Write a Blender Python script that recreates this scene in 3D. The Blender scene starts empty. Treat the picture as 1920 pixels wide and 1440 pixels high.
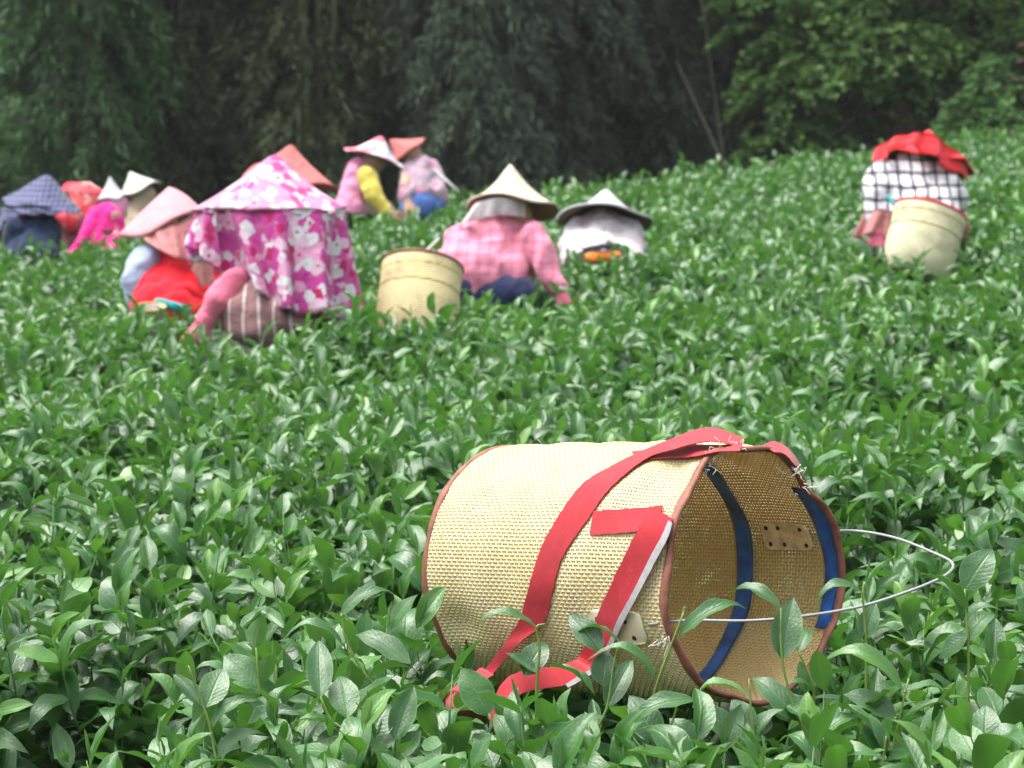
import bpy, bmesh, math, random
import numpy as np
from mathutils import Vector, Matrix, noise as mnoise

# ------------------------------------------------------------------ camera, world, sun, exposure
sc = bpy.context.scene
SC = sc.collection
R = math.radians
FPX = 4800.0                        # focal length in pixels of the 1920 px wide photograph
CAMZ = 1.70
PITCH = math.atan(520 / FPX)
cam_data = bpy.data.cameras.new('camera')
cam_data.sensor_width = 17.3
cam_data.lens = FPX / 1920 * 17.3
cam_data.clip_start = 0.1
cam_data.clip_end = 400
cam_data.dof.use_dof = True
cam_data.dof.focus_distance = 4.12
cam_data.dof.aperture_fstop = 4.3
cam = bpy.data.objects.new('camera', cam_data)
SC.objects.link(cam)
cam.location = (0, 0, CAMZ)
cam.rotation_euler = (math.pi / 2 - PITCH, 0, 0)
sc.camera = cam

SUN_EL, SUN_AZ = 72, -80            # the sun stands high behind thin cloud, to the left
world = bpy.data.worlds.new('World')
sc.world = world
world.use_nodes = True
wn = world.node_tree
wn.nodes.clear()
sky = wn.nodes.new('ShaderNodeTexSky')
sky.sky_type = 'NISHITA'
sky.sun_disc = False
sky.sun_elevation = R(SUN_EL)
sky.sun_rotation = R(SUN_AZ)
sky.air_density = 1.0
sky.dust_density = 6.0
sky.ozone_density = 1.0
hs = wn.nodes.new('ShaderNodeHueSaturation')
hs.inputs['Saturation'].default_value = 0.32      # thin even cloud
bg = wn.nodes.new('ShaderNodeBackground')
bg.inputs['Strength'].default_value = 0.15
wo = wn.nodes.new('ShaderNodeOutputWorld')
wn.links.new(sky.outputs[0], hs.inputs['Color'])
wn.links.new(hs.outputs[0], bg.inputs['Color'])
wn.links.new(bg.outputs[0], wo.inputs['Surface'])

sun_d = bpy.data.lights.new('sun', 'SUN')
sun_d.energy = 1.25
sun_d.angle = R(45)
sun_d.color = (1.0, 0.97, 0.92)
sun = bpy.data.objects.new('sun', sun_d)
SC.objects.link(sun)
_az = R(SUN_AZ)
sun_dir = Vector((math.sin(_az) * math.cos(R(SUN_EL)), math.cos(_az) * math.cos(R(SUN_EL)), math.sin(R(SUN_EL))))
sun.rotation_euler = sun_dir.to_track_quat('Z', 'Y').to_euler()
sun.location = sun_dir * 30

sc.view_settings.view_transform = 'Standard'
sc.view_settings.look = 'None'
sc.view_settings.gamma = 1
sc.view_settings.use_curve_mapping = False
sc.view_settings.exposure = 1.36
sc.cycles.max_bounces = 7
sc.cycles.diffuse_bounces = 4
sc.cycles.glossy_bounces = 3
sc.cycles.transmission_bounces = 4
sc.cycles.transparent_max_bounces = 6
sc.cycles.use_denoising = True
sc.cycles.caustics_reflective = False
sc.cycles.caustics_refractive = False

rng = np.random.default_rng(7)
random.seed(7)
cp, sp = math.cos(PITCH), math.sin(PITCH)


def P(u, v, d):
    """the point of the place that the photograph shows at pixel (u, v), d metres in front of the lens"""
    xc = (u - 960) / FPX * d
    yc = -(v - 720) / FPX * d
    return Vector((xc, d * cp + yc * sp, CAMZ - d * sp + yc * cp))


# ------------------------------------------------------------------ terrain
def canopy(x, y):
    """height of the clipped top of the tea bushes"""
    t = np.clip((y - 4.0) / 18.0, -0.1, 1.2)
    s = CAMZ - 0.97 + t * (0.32 + 0.1 * np.clip(x, -4.5, 6))
    s = s + 0.022 * np.sin(x * 5.1 + y * 1.7 + 1.0) * np.cos(y * 3.3 - x * 1.1) + 0.018 * np.sin(x * 9.0 - y * 6.2) + 0.03 * np.sin(y * 2.2 + 0.8 * np.sin(x * 1.4))
    return s


def field_edge(x):
    return 19.6 + 0.42 * np.clip(x, -5, 6) - 0.06 * np.clip(-x, 0, 5) ** 2 * 0.5


def furrow(x, y):
    """the gap between two rows of bushes, running in from the near left corner"""
    c = 4.32 + 0.30 * (x + 0.80)
    wdt = np.clip(0.20 - 0.22 * (x + 0.55), 0, 0.28)
    wdt = np.where(y < c, wdt * 2.6, wdt)
    return np.where(x < -0.02, np.exp(-((y - c) / np.maximum(wdt, 1e-3)) ** 2) * np.clip((-0.44 - x) / 0.20, 0, 1), 0.0)


# ------------------------------------------------------------------ object helpers
def link(o):
    SC.objects.link(o)
    return o


def tag(o, label=None, cat=None, group=None, kind=None):
    if label: o['label'] = label
    if cat: o['category'] = cat
    if group: o['group'] = group
    if kind: o['kind'] = kind
    return o


def empty(name, loc=(0, 0, 0)):
    o = bpy.data.objects.new(name, None)
    o.empty_display_size = 0.1
    o.location = loc
    return link(o)


def worldloc(o):
    v = Vector(o.location)
    while o.parent:
        o = o.parent
        v = v + Vector(o.location)
    return v


def mesh_obj(name, verts, faces, mat, parent=None, smooth=True, uvs=None):
    """verts in world coordinates; they are stored relative to the parent"""
    off = worldloc(parent) if parent else Vector((0, 0, 0))
    V = np.asarray([tuple(v) for v in verts] if not isinstance(verts, np.ndarray) else verts, dtype=float) - np.array(off)
    me = bpy.data.meshes.new(name)
    me.from_pydata([tuple(v) for v in V], [], [tuple(int(i) for i in f) for f in faces])
    if uvs is not None:
        ul = me.uv_layers.new(name='UVMap')
        li = np.zeros(len(me.loops), dtype=np.int32)
        me.loops.foreach_get('vertex_index', li)
        ul.data.foreach_set('uv', np.asarray(uvs, dtype=np.float32)[li].ravel())
    if smooth:
        me.polygons.foreach_set('use_smooth', [True] * len(me.polygons))
    if mat: me.materials.append(mat)
    me.update()
    o = bpy.data.objects.new(name, me)
    link(o)
    if parent: o.parent = parent
    return o


def quads_mesh(name, V, Q, mat, smooth=False):
    """fast mesh from (n,3) vertices and (m,4) quads"""
    me = bpy.data.meshes.new(name)
    V = np.ascontiguousarray(V, dtype=np.float32)
    Q = np.ascontiguousarray(Q, dtype=np.int32)
    me.vertices.add(len(V)); me.vertices.foreach_set('co', V.ravel())
    me.loops.add(Q.size); me.loops.foreach_set('vertex_index', Q.ravel())
    me.polygons.add(len(Q)); me.polygons.foreach_set('loop_start', np.arange(0, Q.size, 4, dtype=np.int32))
    if smooth: me.polygons.foreach_set('use_smooth', np.ones(len(Q), dtype=bool))
    me.update(calc_edges=True)
    me.materials.append(mat)
    return me


def tube_data(pts, r, n=8, closed=False):
    pts = [Vector(p) for p in pts]
    rs = r if isinstance(r, (list, tuple)) else [r] * len(pts)
    V, F = [], []
    up = Vector((0, 0, 1))
    N = len(pts)
    prev = None
    for i, p in enumerate(pts):
        a = pts[(i - 1) % N] if (closed or i > 0) else p
        b = pts[(i + 1) % N] if (closed or i < N - 1) else p
        t = (b - a).normalized()
        ref = prev if prev is not None else (up if abs(t.dot(up)) < 0.9 else Vector((1, 0, 0)))
        s = t.cross(ref)
        if s.length < 1e-4: s = t.cross(Vector((0.3, 1, 0.2)))
        s.normalize()
        w = s.cross(t).normalized()
        prev = w
        for k in range(n):
            an = 2 * math.pi * k / n
            V.append(p + (s * math.cos(an) + w * math.sin(an)) * rs[i])
    M = N if closed else N - 1
    for i in range(M):
        for k in range(n):
            a = i * n + k; b = i * n + (k + 1) % n
            c = ((i + 1) % N) * n + (k + 1) % n; d = ((i + 1) % N) * n + k
            F.append((a, b, c, d))
    if not closed:
        F.append(tuple(range(n - 1, -1, -1)))
        F.append(tuple((N - 1) * n + k for k in range(n)))
    return V, F


def tube(name, pts, r, mat, parent=None, n=8, closed=False):
    V, F = tube_data(pts, r, n, closed)
    return mesh_obj(name, V, F, mat, parent)


def smooth_path(pts, per=6):
    """Catmull-Rom through a list of vectors (any dimension, numpy)"""
    A = [np.array(p, dtype=float) for p in pts]
    A = [2 * A[0] - A[1]] + A + [2 * A[-1] - A[-2]]
    out = []
    for i in range(1, len(A) - 2):
        for k in range(per):
            t = k / per
            out.append(0.5 * ((2 * A[i]) + (-A[i - 1] + A[i + 1]) * t + (2 * A[i - 1] - 5 * A[i] + 4 * A[i + 1] - A[i + 2]) * t * t + (-A[i - 1] + 3 * A[i] - 3 * A[i + 1] + A[i + 2]) * t ** 3))
    out.append(A[-2])
    return out


# ------------------------------------------------------------------ material helpers
class NB:
    def __init__(self, name):
        self.m = bpy.data.materials.new(name)
        self.m.use_nodes = True
        self.t = self.m.node_tree
        self.t.nodes.clear()
        self.out = self.t.nodes.new('ShaderNodeOutputMaterial')

    def n(self, ty, **kw):
        x = self.t.nodes.new(ty)
        for k, v in kw.items():
            if k.startswith('i_'):
                key = k[2:].replace('_', ' ')
                x.inputs[key].default_value = v
            else:
                setattr(x, k, v)
        return x

    def l(self, a, b):
        self.t.links.new(a, b)

    def math(self, op, a, b=None, clamp=False):
        x = self.t.nodes.new('ShaderNodeMath'); x.operation = op; x.use_clamp = clamp
        for i, s in enumerate((a, b)):
            if s is None: continue
            if isinstance(s, (int, float)): x.inputs[i].default_value = s
            else: self.l(s, x.inputs[i])
        return x.outputs[0]

    def mix(self, fac, a, b, mode='MIX'):
        x = self.t.nodes.new('ShaderNodeMix'); x.data_type = 'RGBA'; x.blend_type = mode
        for sock, s in ((x.inputs[0], fac), (x.inputs[6], a), (x.inputs[7], b)):
            if isinstance(s, (int, float)): sock.default_value = s
            elif isinstance(s, tuple): sock.default_value = s + (1,) if len(s) == 3 else s
            else: self.l(s, sock)
        return x.outputs[2]

    def ramp(self, fac, stops, interp='LINEAR'):
        x = self.t.nodes.new('ShaderNodeValToRGB')
        x.color_ramp.interpolation = interp
        e = x.color_ramp.elements
        while len(e) < len(stops): e.new(0.5)
        for i, (p, c) in enumerate(stops):
            e[i].position = p
            e[i].color = c + (1,) if len(c) == 3 else c
        self.l(fac, x.inputs[0])
        return x.outputs[0]

    def noise(self, scale, detail=3, rough=0.5, vec=None, dist=0.0):
        x = self.n('ShaderNodeTexNoise')
        x.inputs['Scale'].default_value = scale
        x.inputs['Detail'].default_value = detail
        x.inputs['Roughness'].default_value = rough
        x.inputs['Distortion'].default_value = dist
        if vec is not None: self.l(vec, x.inputs['Vector'])
        return x.outputs[0]

    def obj(self):
        return self.n('ShaderNodeTexCoord').outputs['Object']

    def bsdf(self, color, rough=0.7, spec=0.4, metal=0.0, normal=None, sheen=0.0):
        b = self.n('ShaderNodeBsdfPrincipled')
        for key, s in (('Base Color', color), ('Roughness', rough), ('Metallic', metal)):
            if isinstance(s, (int, float)): b.inputs[key].default_value = s
            elif isinstance(s, tuple): b.inputs[key].default_value = s + (1,) if len(s) == 3 else s
            else: self.l(s, b.inputs[key])
        b.inputs['Specular IOR Level'].default_value = spec
        if sheen: b.inputs['Sheen Weight'].default_value = sheen
        if normal is not None: self.l(normal, b.inputs['Normal'])
        return b.outputs[0]

    def bump(self, h, strength=0.3, dist=0.01):
        x = self.n('ShaderNodeBump')
        x.inputs['Strength'].default_value = strength
        x.inputs['Distance'].default_value = dist
        self.l(h, x.inputs['Height'])
        return x.outputs[0]

    def done(self, s):
        self.l(s, self.out.inputs['Surface'])
        return self.m


def cloth_mat(name, color, var=0.25, scale=9, rough=0.85, translucent=0.0, wrinkle=0.5):
    b = NB(name)
    oc = b.obj()
    f = b.noise(scale, 4, 0.6, oc)
    dark = tuple(c * (1 - var) for c in color)
    light = tuple(min(0.9, c * (1 + var * 0.5)) for c in color)
    col = b.ramp(f, [(0.3, dark), (0.7, light)])
    h = b.noise(14, 5, 0.55, oc, 0.6)
    s = b.bsdf(col, rough, 0.2, normal=b.bump(h, wrinkle, 0.03), sheen=0.15)
    if translucent:
        t = b.n('ShaderNodeBsdfTranslucent'); b.l(col, t.inputs[0])
        mx = b.n('ShaderNodeMixShader'); mx.inputs[0].default_value = translucent
        b.l(s, mx.inputs[1]); b.l(t.outputs[0], mx.inputs[2]); s = mx.outputs[0]
    return b.done(s)


def line_pattern(b, vec, axis, freq, width):
    """1 on thin lines across one axis"""
    sep = b.n('ShaderNodeSeparateXYZ'); b.l(vec, sep.inputs[0])
    a = b.math('FRACT', b.math('MULTIPLY', sep.outputs[axis], freq))
    return b.math('LESS_THAN', a, width)


def plaid_mat(name, base, line, freq=16, width=0.22, base2=None, soft=False, axes=(0, 2), warp=0.01):
    b = NB(name)
    oc = b.obj()
    n = b.n('ShaderNodeTexNoise'); n.inputs['Scale'].default_value = 6; b.l(oc, n.inputs['Vector'])
    va = b.n('ShaderNodeVectorMath', operation='SCALE'); b.l(n.outputs[1], va.inputs[0]); va.inputs['Scale'].default_value = warp * 4
    vb = b.n('ShaderNodeVectorMath', operation='ADD'); b.l(oc, vb.inputs[0]); b.l(va.outputs[0], vb.inputs[1])
    vec = vb.outputs[0]
    a = line_pattern(b, vec, axes[0], freq, width)
    c = line_pattern(b, vec, axes[1], freq, width)
    f = b.math('ADD', b.math('MULTIPLY', a, 0.5 if soft else 0.8), b.math('MULTIPLY', c, 0.5 if soft else 0.8), True)
    col = b.mix(f, base, line)
    if base2:
        col = b.mix(b.ramp(b.noise(3, 2, 0.5, oc), [(0.4, (0, 0, 0)), (0.6, (1, 1, 1))]), col, b.mix(f, base2, line))
    h = b.noise(12, 5, 0.55, oc, 0.6)
    return b.done(b.bsdf(col, 0.85, 0.2, normal=b.bump(h, 0.5, 0.03), sheen=0.15))


def floral_mat(name, stops, scale=16, centre=(0.45, 0.02, 0.08), bgc=None, bgd=0.52, translucent=0.0):
    b = NB(name)
    oc = b.obj()
    n = b.n('ShaderNodeTexNoise'); n.inputs['Scale'].default_value = scale * 1.2; n.inputs['Detail'].default_value = 2; b.l(oc, n.inputs['Vector'])
    va = b.n('ShaderNodeVectorMath', operation='SCALE'); b.l(n.outputs[1], va.inputs[0]); va.inputs['Scale'].default_value = 0.9 / scale
    vb = b.n('ShaderNodeVectorMath', operation='ADD'); b.l(oc, vb.inputs[0]); b.l(va.outputs[0], vb.inputs[1])
    v = b.n('ShaderNodeTexVoronoi'); v.inputs['Scale'].default_value = scale; b.l(vb.outputs[0], v.inputs['Vector'])
    sep = b.n('ShaderNodeSeparateColor'); b.l(v.outputs['Color'], sep.inputs[0])
    col = b.ramp(sep.outputs[0], stops, 'CONSTANT')
    mid = b.math('LESS_THAN', v.outputs['Distance'], 0.16)
    col = b.mix(b.math('MULTIPLY', mid, b.math('GREATER_THAN', sep.outputs[1], 0.45)), col, centre)
    if bgc:
        col = b.mix(b.math('GREATER_THAN', v.outputs['Distance'], bgd), col, bgc)
    h = b.noise(10, 5, 0.55, oc, 0.6)
    s = b.bsdf(col, 0.85, 0.2, normal=b.bump(h, 0.5, 0.03), sheen=0.15)
    if translucent:
        t = b.n('ShaderNodeBsdfTranslucent'); b.l(col, t.inputs[0])
        mx = b.n('ShaderNodeMixShader'); mx.inputs[0].default_value = translucent
        b.l(s, mx.inputs[1]); b.l(t.outputs[0], mx.inputs[2]); s = mx.outputs[0]
    return b.done(s)


def leaf_mat(name='tea_leaf', young=(0.12, 0.29, 0.035), mature=(0.027, 0.120, 0.022), dark=(0.010, 0.052, 0.014), trans=0.24):
    b = NB(name)
    uv = b.n('ShaderNodeTexCoord').outputs['UV']
    sep = b.n('ShaderNodeSeparateXYZ'); b.l(uv, sep.inputs[0])
    across = b.math('ABSOLUTE', b.math('SUBTRACT', sep.outputs[0], 0.5))      # 0 at the midrib, .5 at the edge
    along = sep.outputs[1]
    # side veins sweep forward from the midrib
    ph = b.math('SUBTRACT', b.math('MULTIPLY', along, 9.0), b.math('MULTIPLY', across, 5.0))
    vein = b.math('POWER', b.math('ABSOLUTE', b.math('SINE', b.math('MULTIPLY', ph, math.pi))), 0.6)     # 0 on a vein
    rib = b.math('SUBTRACT', 1.0, b.math('MULTIPLY', across, 18.0), True)                 # 1 on the midrib
    info = b.n('ShaderNodeObjectInfo')
    at = b.n('ShaderNodeAttribute', attribute_name='tone')
    oc = b.n('ShaderNodeTexCoord').outputs['Object']
    tone = b.math('ADD', b.math('MULTIPLY', at.outputs['Fac'], 0.75), b.math('MULTIPLY', info.outputs['Random'], 0.33), True)
    col = b.ramp(tone, [(0.0, dark), (0.45, mature), (0.78, (mature[0] * 1.5, mature[1] * 1.35, mature[2])), (1.0, young)])
    comb = b.n('ShaderNodeCombineXYZ')
    b.l(b.math('MULTIPLY', sep.outputs[0], 4.0), comb.inputs[0]); b.l(b.math('MULTIPLY', along, 9.0), comb.inputs[1]); b.l(b.math('MULTIPLY', info.outputs['Random'], 50.0), comb.inputs[2])
    luv = comb.outputs[0]
    mott = b.noise(1.1, 4, 0.65, luv)
    quilt = b.noise(2.6, 3, 0.6, luv)
    col = b.mix(b.math('MULTIPLY', mott, 0.35), col, b.mix(1.0, col, (0.55, 0.6, 0.5), 'MULTIPLY'))
    edge = b.math('GREATER_THAN', across, 0.455)
    lighter = b.mix(0.5, col, (0.14, 0.29, 0.08))
    col = b.mix(b.math('MULTIPLY', b.math('ADD', rib, edge, True), 0.7), col, lighter)
    col = b.mix(b.math('MULTIPLY', b.math('SUBTRACT', 1.0, vein, True), 0.14), col, lighter)
    geo = b.n('ShaderNodeNewGeometry')
    under = b.mix(0.55, col, (0.10, 0.22, 0.05))
    colf = b.mix(geo.outputs['Backfacing'], col, under)
    h = b.math('ADD', b.math('MULTIPLY', vein, 0.3), b.math('MULTIPLY', quilt, 1.1))
    h = b.math('SUBTRACT', h, b.math('MULTIPLY', rib, 1.0))
    nrm = b.bump(h, 0.5, 0.0014)
    rough = b.math('ADD', b.math('MULTIPLY', geo.outputs['Backfacing'], 0.25), b.math('ADD', 0.31, b.math('MULTIPLY', mott, 0.16)))
    s = b.bsdf(colf, rough, 0.9, normal=nrm)
    t = b.n('ShaderNodeBsdfTranslucent')
    b.l(b.mix(1.0, colf, (1.4, 1.6, 0.8), 'MULTIPLY'), t.inputs[0])
    mx = b.n('ShaderNodeMixShader'); mx.inputs[0].default_value = trans
    b.l(s, mx.inputs[1]); b.l(t.outputs[0], mx.inputs[2])
    return b.done(mx.outputs[0])


def foliage_mat(name, dark, light, scale=1.2, trans=0.3, rough=0.55):
    b = NB(name)
    oc = b.obj()
    f = b.noise(scale, 4, 0.6, oc)
    g = b.noise(scale * 14, 2, 0.6, oc)
    col = b.ramp(b.math('ADD', b.math('MULTIPLY', f, 0.65), b.math('MULTIPLY', g, 0.35)), [(0.38, dark), (0.64, light)])
    s = b.bsdf(col, rough, 0.35)
    t = b.n('ShaderNodeBsdfTranslucent'); b.l(col, t.inputs[0])
    mx = b.n('ShaderNodeMixShader'); mx.inputs[0].default_value = trans
    b.l(s, mx.inputs[1]); b.l(t.outputs[0], mx.inputs[2])
    return b.done(mx.outputs[0])


def plain_mat(name, color, rough=0.6, spec=0.4, metal=0.0, var=0.2, scale=30, bump=0.0):
    b = NB(name)
    oc = b.obj()
    f = b.noise(scale, 4, 0.6, oc)
    col = b.ramp(f, [(0.3, tuple(c * (1 - var) for c in color)), (0.7, tuple(min(0.95, c * (1 + var)) for c in color))])
    nr = b.bump(f, bump, 0.003) if bump else None
    return b.done(b.bsdf(col, rough, spec, metal, nr))


M_LEAF = leaf_mat()
M_STEM = plain_mat('tea_stem', (0.16, 0.26, 0.05), 0.5, 0.4, var=0.3)
M_WOODY = plain_mat('woody_stem', (0.07, 0.05, 0.03), 0.85, 0.2, var=0.4, bump=0.4)

# ------------------------------------------------------------------ ground and the bulk under the leaves
GX = np.arange(-16, 18.01, 0.5); GY = np.arange(-4, 46.01, 0.5)


def grid_mesh(name, xs, ys, fz, mat, kind=None):
    X, Y = np.meshgrid(xs, ys)
    Z = fz(X, Y)
    V = np.stack([X.ravel(), Y.ravel(), Z.ravel()], 1)
    nx = len(xs)
    i, j = np.meshgrid(np.arange(nx - 1), np.arange(len(ys) - 1))
    a = (j * nx + i).ravel()
    Q = np.stack([a, a + 1, a + nx + 1, a + nx], 1)
    me = quads_mesh(name, V, Q, mat, True)
    o = bpy.data.objects.new(name, me)
    link(o)
    if kind: o['kind'] = kind
    return o


def ground_z(x, y):
    yy = np.clip(y, -4, 22)
    return canopy(x, yy) - 0.74


g = NB('soil')
_oc = g.obj()
_f = g.noise(1.4, 8, 0.65, _oc)
_c = g.ramp(_f, [(0.3, (0.035, 0.025, 0.016)), (0.55, (0.075, 0.055, 0.035)), (0.75, (0.04, 0.055, 0.02))])
M_SOIL = g.done(g.bsdf(_c, 0.95, 0.1, normal=g.bump(g.noise(22, 6, 0.6, _oc), 0.8, 0.03)))
grid_mesh('ground', np.concatenate([[-400, -120, -40], GX, [40, 120, 400]]), np.concatenate([[-400, -60, -15], GY, [80, 150, 400]]), ground_z, M_SOIL, 'structure')

M_UNDER = foliage_mat('shaded_old_leaves', (0.012, 0.025, 0.010), (0.030, 0.060, 0.022), 8, 0.0, 0.9)  # old-leaf green kept dark for the shade under the shoots

# ------------------------------------------------------------------ tea leaves and shoots
NL, NW = 9, 4     # quads along and across a leaf


def leaf_grid(arch=0.15, fold=0.18, wid=0.40, wave=0.02, seed=0, twist=0.0, tipdrop=0.0):
    """a leaf from the origin to (0, 1, 0), upper side up; returns verts, quads, uvs"""
    r = random.Random(seed)
    ph = r.random() * 6
    V, U = [], []
    for i in range(NL + 1):
        t = i / NL
        tt = t
        w = wid * 1.10 / 2 * (math.sin(math.pi * min(1, tt ** 0.88)) ** 0.72) * (1 - 0.18 * t)
        if t > 0.86: w *= 0.55 + 0.45 * (1 - t) / 0.14
        w = max(w, 0.012 if i == 0 else 0.002)
        z0 = arch * 4 * t * (1 - t) * (1 + 0.5 * (t - 0.5)) - tipdrop * max(0, t - 0.7) ** 2 * 3
        y0 = t
        tw = twist * (t - 0.3)
        for j in range(NW + 1):
            s = (j / NW) * 2 - 1
            x = s * w
            z = abs(s) ** 1.3 * w * fold * 2 + wave * math.sin(t * 15 + ph + (2.0 if s > 0 else 0)) * abs(s) ** 2
            x, z = x * math.cos(tw) - z * math.sin(tw), x * math.sin(tw) + z * math.cos(tw)
            V.append((x, y0, z0 + z)); U.append((j / NW, t))
    Q = []
    for i in range(NL):
        for j in range(NW):
            a = i * (NW + 1) + j
            Q.append((a, a + 1, a + NW + 2, a + NW + 1))
    return np.array(V), Q, np.array(U)


LEAF_VAR = [dict(arch=0.04, fold=0.22, wid=0.42, wave=0.015), dict(arch=0.12, fold=0.10, wid=0.46, wave=0.02), dict(arch=0.20, fold=0.15, wid=0.40, wave=0.02, tipdrop=0.3),
            dict(arch=0.10, fold=0.34, wid=0.38, wave=0.02, twist=0.5), dict(arch=0.17, fold=0.28, wid=0.36, wave=0.03, twist=-0.6), dict(arch=0.26, fold=0.2, wid=0.38, wave=0.015, tipdrop=0.4),
            dict(arch=0.07, fold=0.12, wid=0.5, wave=0.02, twist=0.25), dict(arch=0.0, fold=0.4, wid=0.34, wave=0.02)]
LEAF_GRIDS = [leaf_grid(seed=i, **kw) for i, kw in enumerate(LEAF_VAR)]


def leaf_matrix(base, tip, nrm):
    y = (tip - base); L = y.length; y.normalize()
    x = y.cross(nrm)
    if x.length < 1e-3: x = y.cross(Vector((0.2, 0.3, 1)))
    x.normalize()
    z = x.cross(y).normalized()
    return x, y, z, L


class Shoot:
    """collects the leaves and the stem of one tea shoot"""
    def __init__(self): self.V = []; self.F = []; self.U = []; self.T = []; self.n = 0

    def leaf(self, k, base, tip, nrm, tone, wscale=1.0):
        x, y, z, L = leaf_matrix(base, tip, nrm)
        v, q, u = LEAF_GRIDS[k]
        M = np.array([x * wscale, y, z]) * L
        self.V.append(v @ M + np.array(base)); self.F += [tuple(i + self.n for i in f) for f in q]
        self.U.append(u); self.T += [tone] * len(v); self.n += len(v)

    def stem(self, pts, r):
        V, F = tube_data(pts, r, 5)
        self.V.append(np.array([tuple(p) for p in V])); self.F += [tuple(i + self.n for i in f) for f in F]
        self.U.append(np.full((len(V), 2), 0.5)); self.T += [0.95] * len(V); self.n += len(V)

    def mesh(self, name):
        V = np.concatenate(self.V); U = np.concatenate(self.U)
        me = bpy.data.meshes.new(name)
        me.from_pydata([tuple(v) for v in V], [], self.F)
        ul = me.uv_layers.new(name='UVMap')
        li = np.zeros(len(me.loops), dtype=np.int32); me.loops.foreach_get('vertex_index', li)
        ul.data.foreach_set('uv', U.astype(np.float32)[li].ravel())
        a = me.attributes.new('tone', 'FLOAT', 'POINT'); a.data.foreach_set('value', np.array(self.T, dtype=np.float32))
        me.polygons.foreach_set('use_smooth', [True] * len(me.polygons))
        me.materials.append(M_LEAF)
        return me


def random_shoot(seed, h=0.2, nleaf=6, big=0.085, spread=1.0, tone0=0.25):
    r = random.Random(seed)
    s = Shoot()
    lean = Vector((r.uniform(-0.22, 0.22), r.uniform(-0.22, 0.22), 1))
    pts = [Vector((0, 0, 0)) + lean * (h * t) + Vector((r.uniform(-.004, .004), r.uniform(-.004, .004), 0)) for t in (0, 0.35, 0.7, 1.0)]
    s.stem(pts, [0.0024, 0.0021, 0.0017, 0.0010])
    az = r.random() * 6.28
    for i in range(nleaf):
        t = 0.18 + 0.78 * i / max(1, nleaf - 1)
        az += 2.4 + r.uniform(-0.5, 0.5)
        b = lean * (h * t)
        young = t
        el = R(r.uniform(-5, 38)) * spread + young ** 3 * R(32)
        L = big * (0.68 + 0.50 * r.random()) * (1.08 - 0.42 * young ** 2)
        d = Vector((math.cos(az) * math.cos(el), math.sin(az) * math.cos(el), math.sin(el)))
        up = Vector((-math.cos(az) * math.sin(el), -math.sin(az) * math.sin(el), math.cos(el)))
        side = d.cross(up)
        up = (up + side * r.uniform(-0.55, 0.55)).normalized()
        tip = b + d * L
        k = r.choice([0, 1, 1, 2, 3, 4, 5, 6, 7]) if young < 0.85 else r.choice([0, 3, 7])
        s.leaf(k, b, tip, up, min(1, max(0, tone0 + 0.5 * young ** 2.5 + r.uniform(-0.28, 0.25))), r.uniform(0.88, 1.15))
    # the bud: a narrow furled leaf standing upright
    b = lean * h
    s.leaf(7, b, b + Vector((r.uniform(-.006, .006), r.uniform(-.006, .006), big * 0.33)), Vector((1, 0, 0)), 1.0, 0.35)
    return s


def gn_scatter(name, pts, idx, rot, scl, coll):
    """one object whose points carry leaves through geometry nodes"""
    me = bpy.data.meshes.new(name)
    me.vertices.add(len(pts)); me.vertices.foreach_set('co', np.ascontiguousarray(pts, dtype=np.float32).ravel())
    a = me.attributes.new('pick', 'INT', 'POINT'); a.data.foreach_set('value', idx.astype(np.int32))
    a = me.attributes.new('turn', 'FLOAT_VECTOR', 'POINT'); a.data.foreach_set('vector', rot.astype(np.float32).ravel())
    a = me.attributes.new('size', 'FLOAT', 'POINT'); a.data.foreach_set('value', scl.astype(np.float32))
    me.update()
    o = bpy.data.objects.new(name, me); link(o)
    ng = bpy.data.node_groups.new(name + '_nodes', 'GeometryNodeTree')
    ng.interface.new_socket('Geometry', in_out='INPUT', socket_type='NodeSocketGeometry')
    ng.interface.new_socket('Geometry', in_out='OUTPUT', socket_type='NodeSocketGeometry')
    N = ng.nodes
    gi = N.new('NodeGroupInput'); go = N.new('NodeGroupOutput')
    iop = N.new('GeometryNodeInstanceOnPoints')
    ci = N.new('GeometryNodeCollectionInfo'); ci.inputs['Collection'].default_value = coll
    ci.inputs['Separate Children'].default_value = True; ci.inputs['Reset Children'].default_value = True
    iop.inputs['Pick Instance'].default_value = True

    def attr(nm, ty):
        x = N.new('GeometryNodeInputNamedAttribute'); x.data_type = ty; x.inputs['Name'].default_value = nm
        return x.outputs[0]
    L = ng.links
    mp = N.new('GeometryNodeMeshToPoints')
    L.new(gi.outputs[0], mp.inputs[0]); L.new(mp.outputs[0], iop.inputs['Points'])
    L.new(ci.outputs[0], iop.inputs['Instance'])
    L.new(attr('pick', 'INT'), iop.inputs['Instance Index'])
    L.new(attr('turn', 'FLOAT_VECTOR'), iop.inputs['Rotation'])
    L.new(attr('size', 'FLOAT'), iop.inputs['Scale'])
    L.new(iop.outputs[0], go.inputs[0])
    md = o.modifiers.new('leaves', 'NODES'); md.node_group = ng
    return o


shoot_coll = bpy.data.collections.new('tea_shoot_kinds')
NK = 14
for k in range(NK):
    if k < 11:
        sh = random_shoot(100 + k, h=0.16 + 0.025 * (k % 4), nleaf=5 + k % 3, big=0.098 + 0.009 * (k % 4), tone0=0.30)
    else:
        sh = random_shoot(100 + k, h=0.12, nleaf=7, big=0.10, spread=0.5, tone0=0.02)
    shoot_coll.objects.link(bpy.data.objects.new('tea_shoot_kind', sh.mesh('tea_shoot_kind')))

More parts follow.
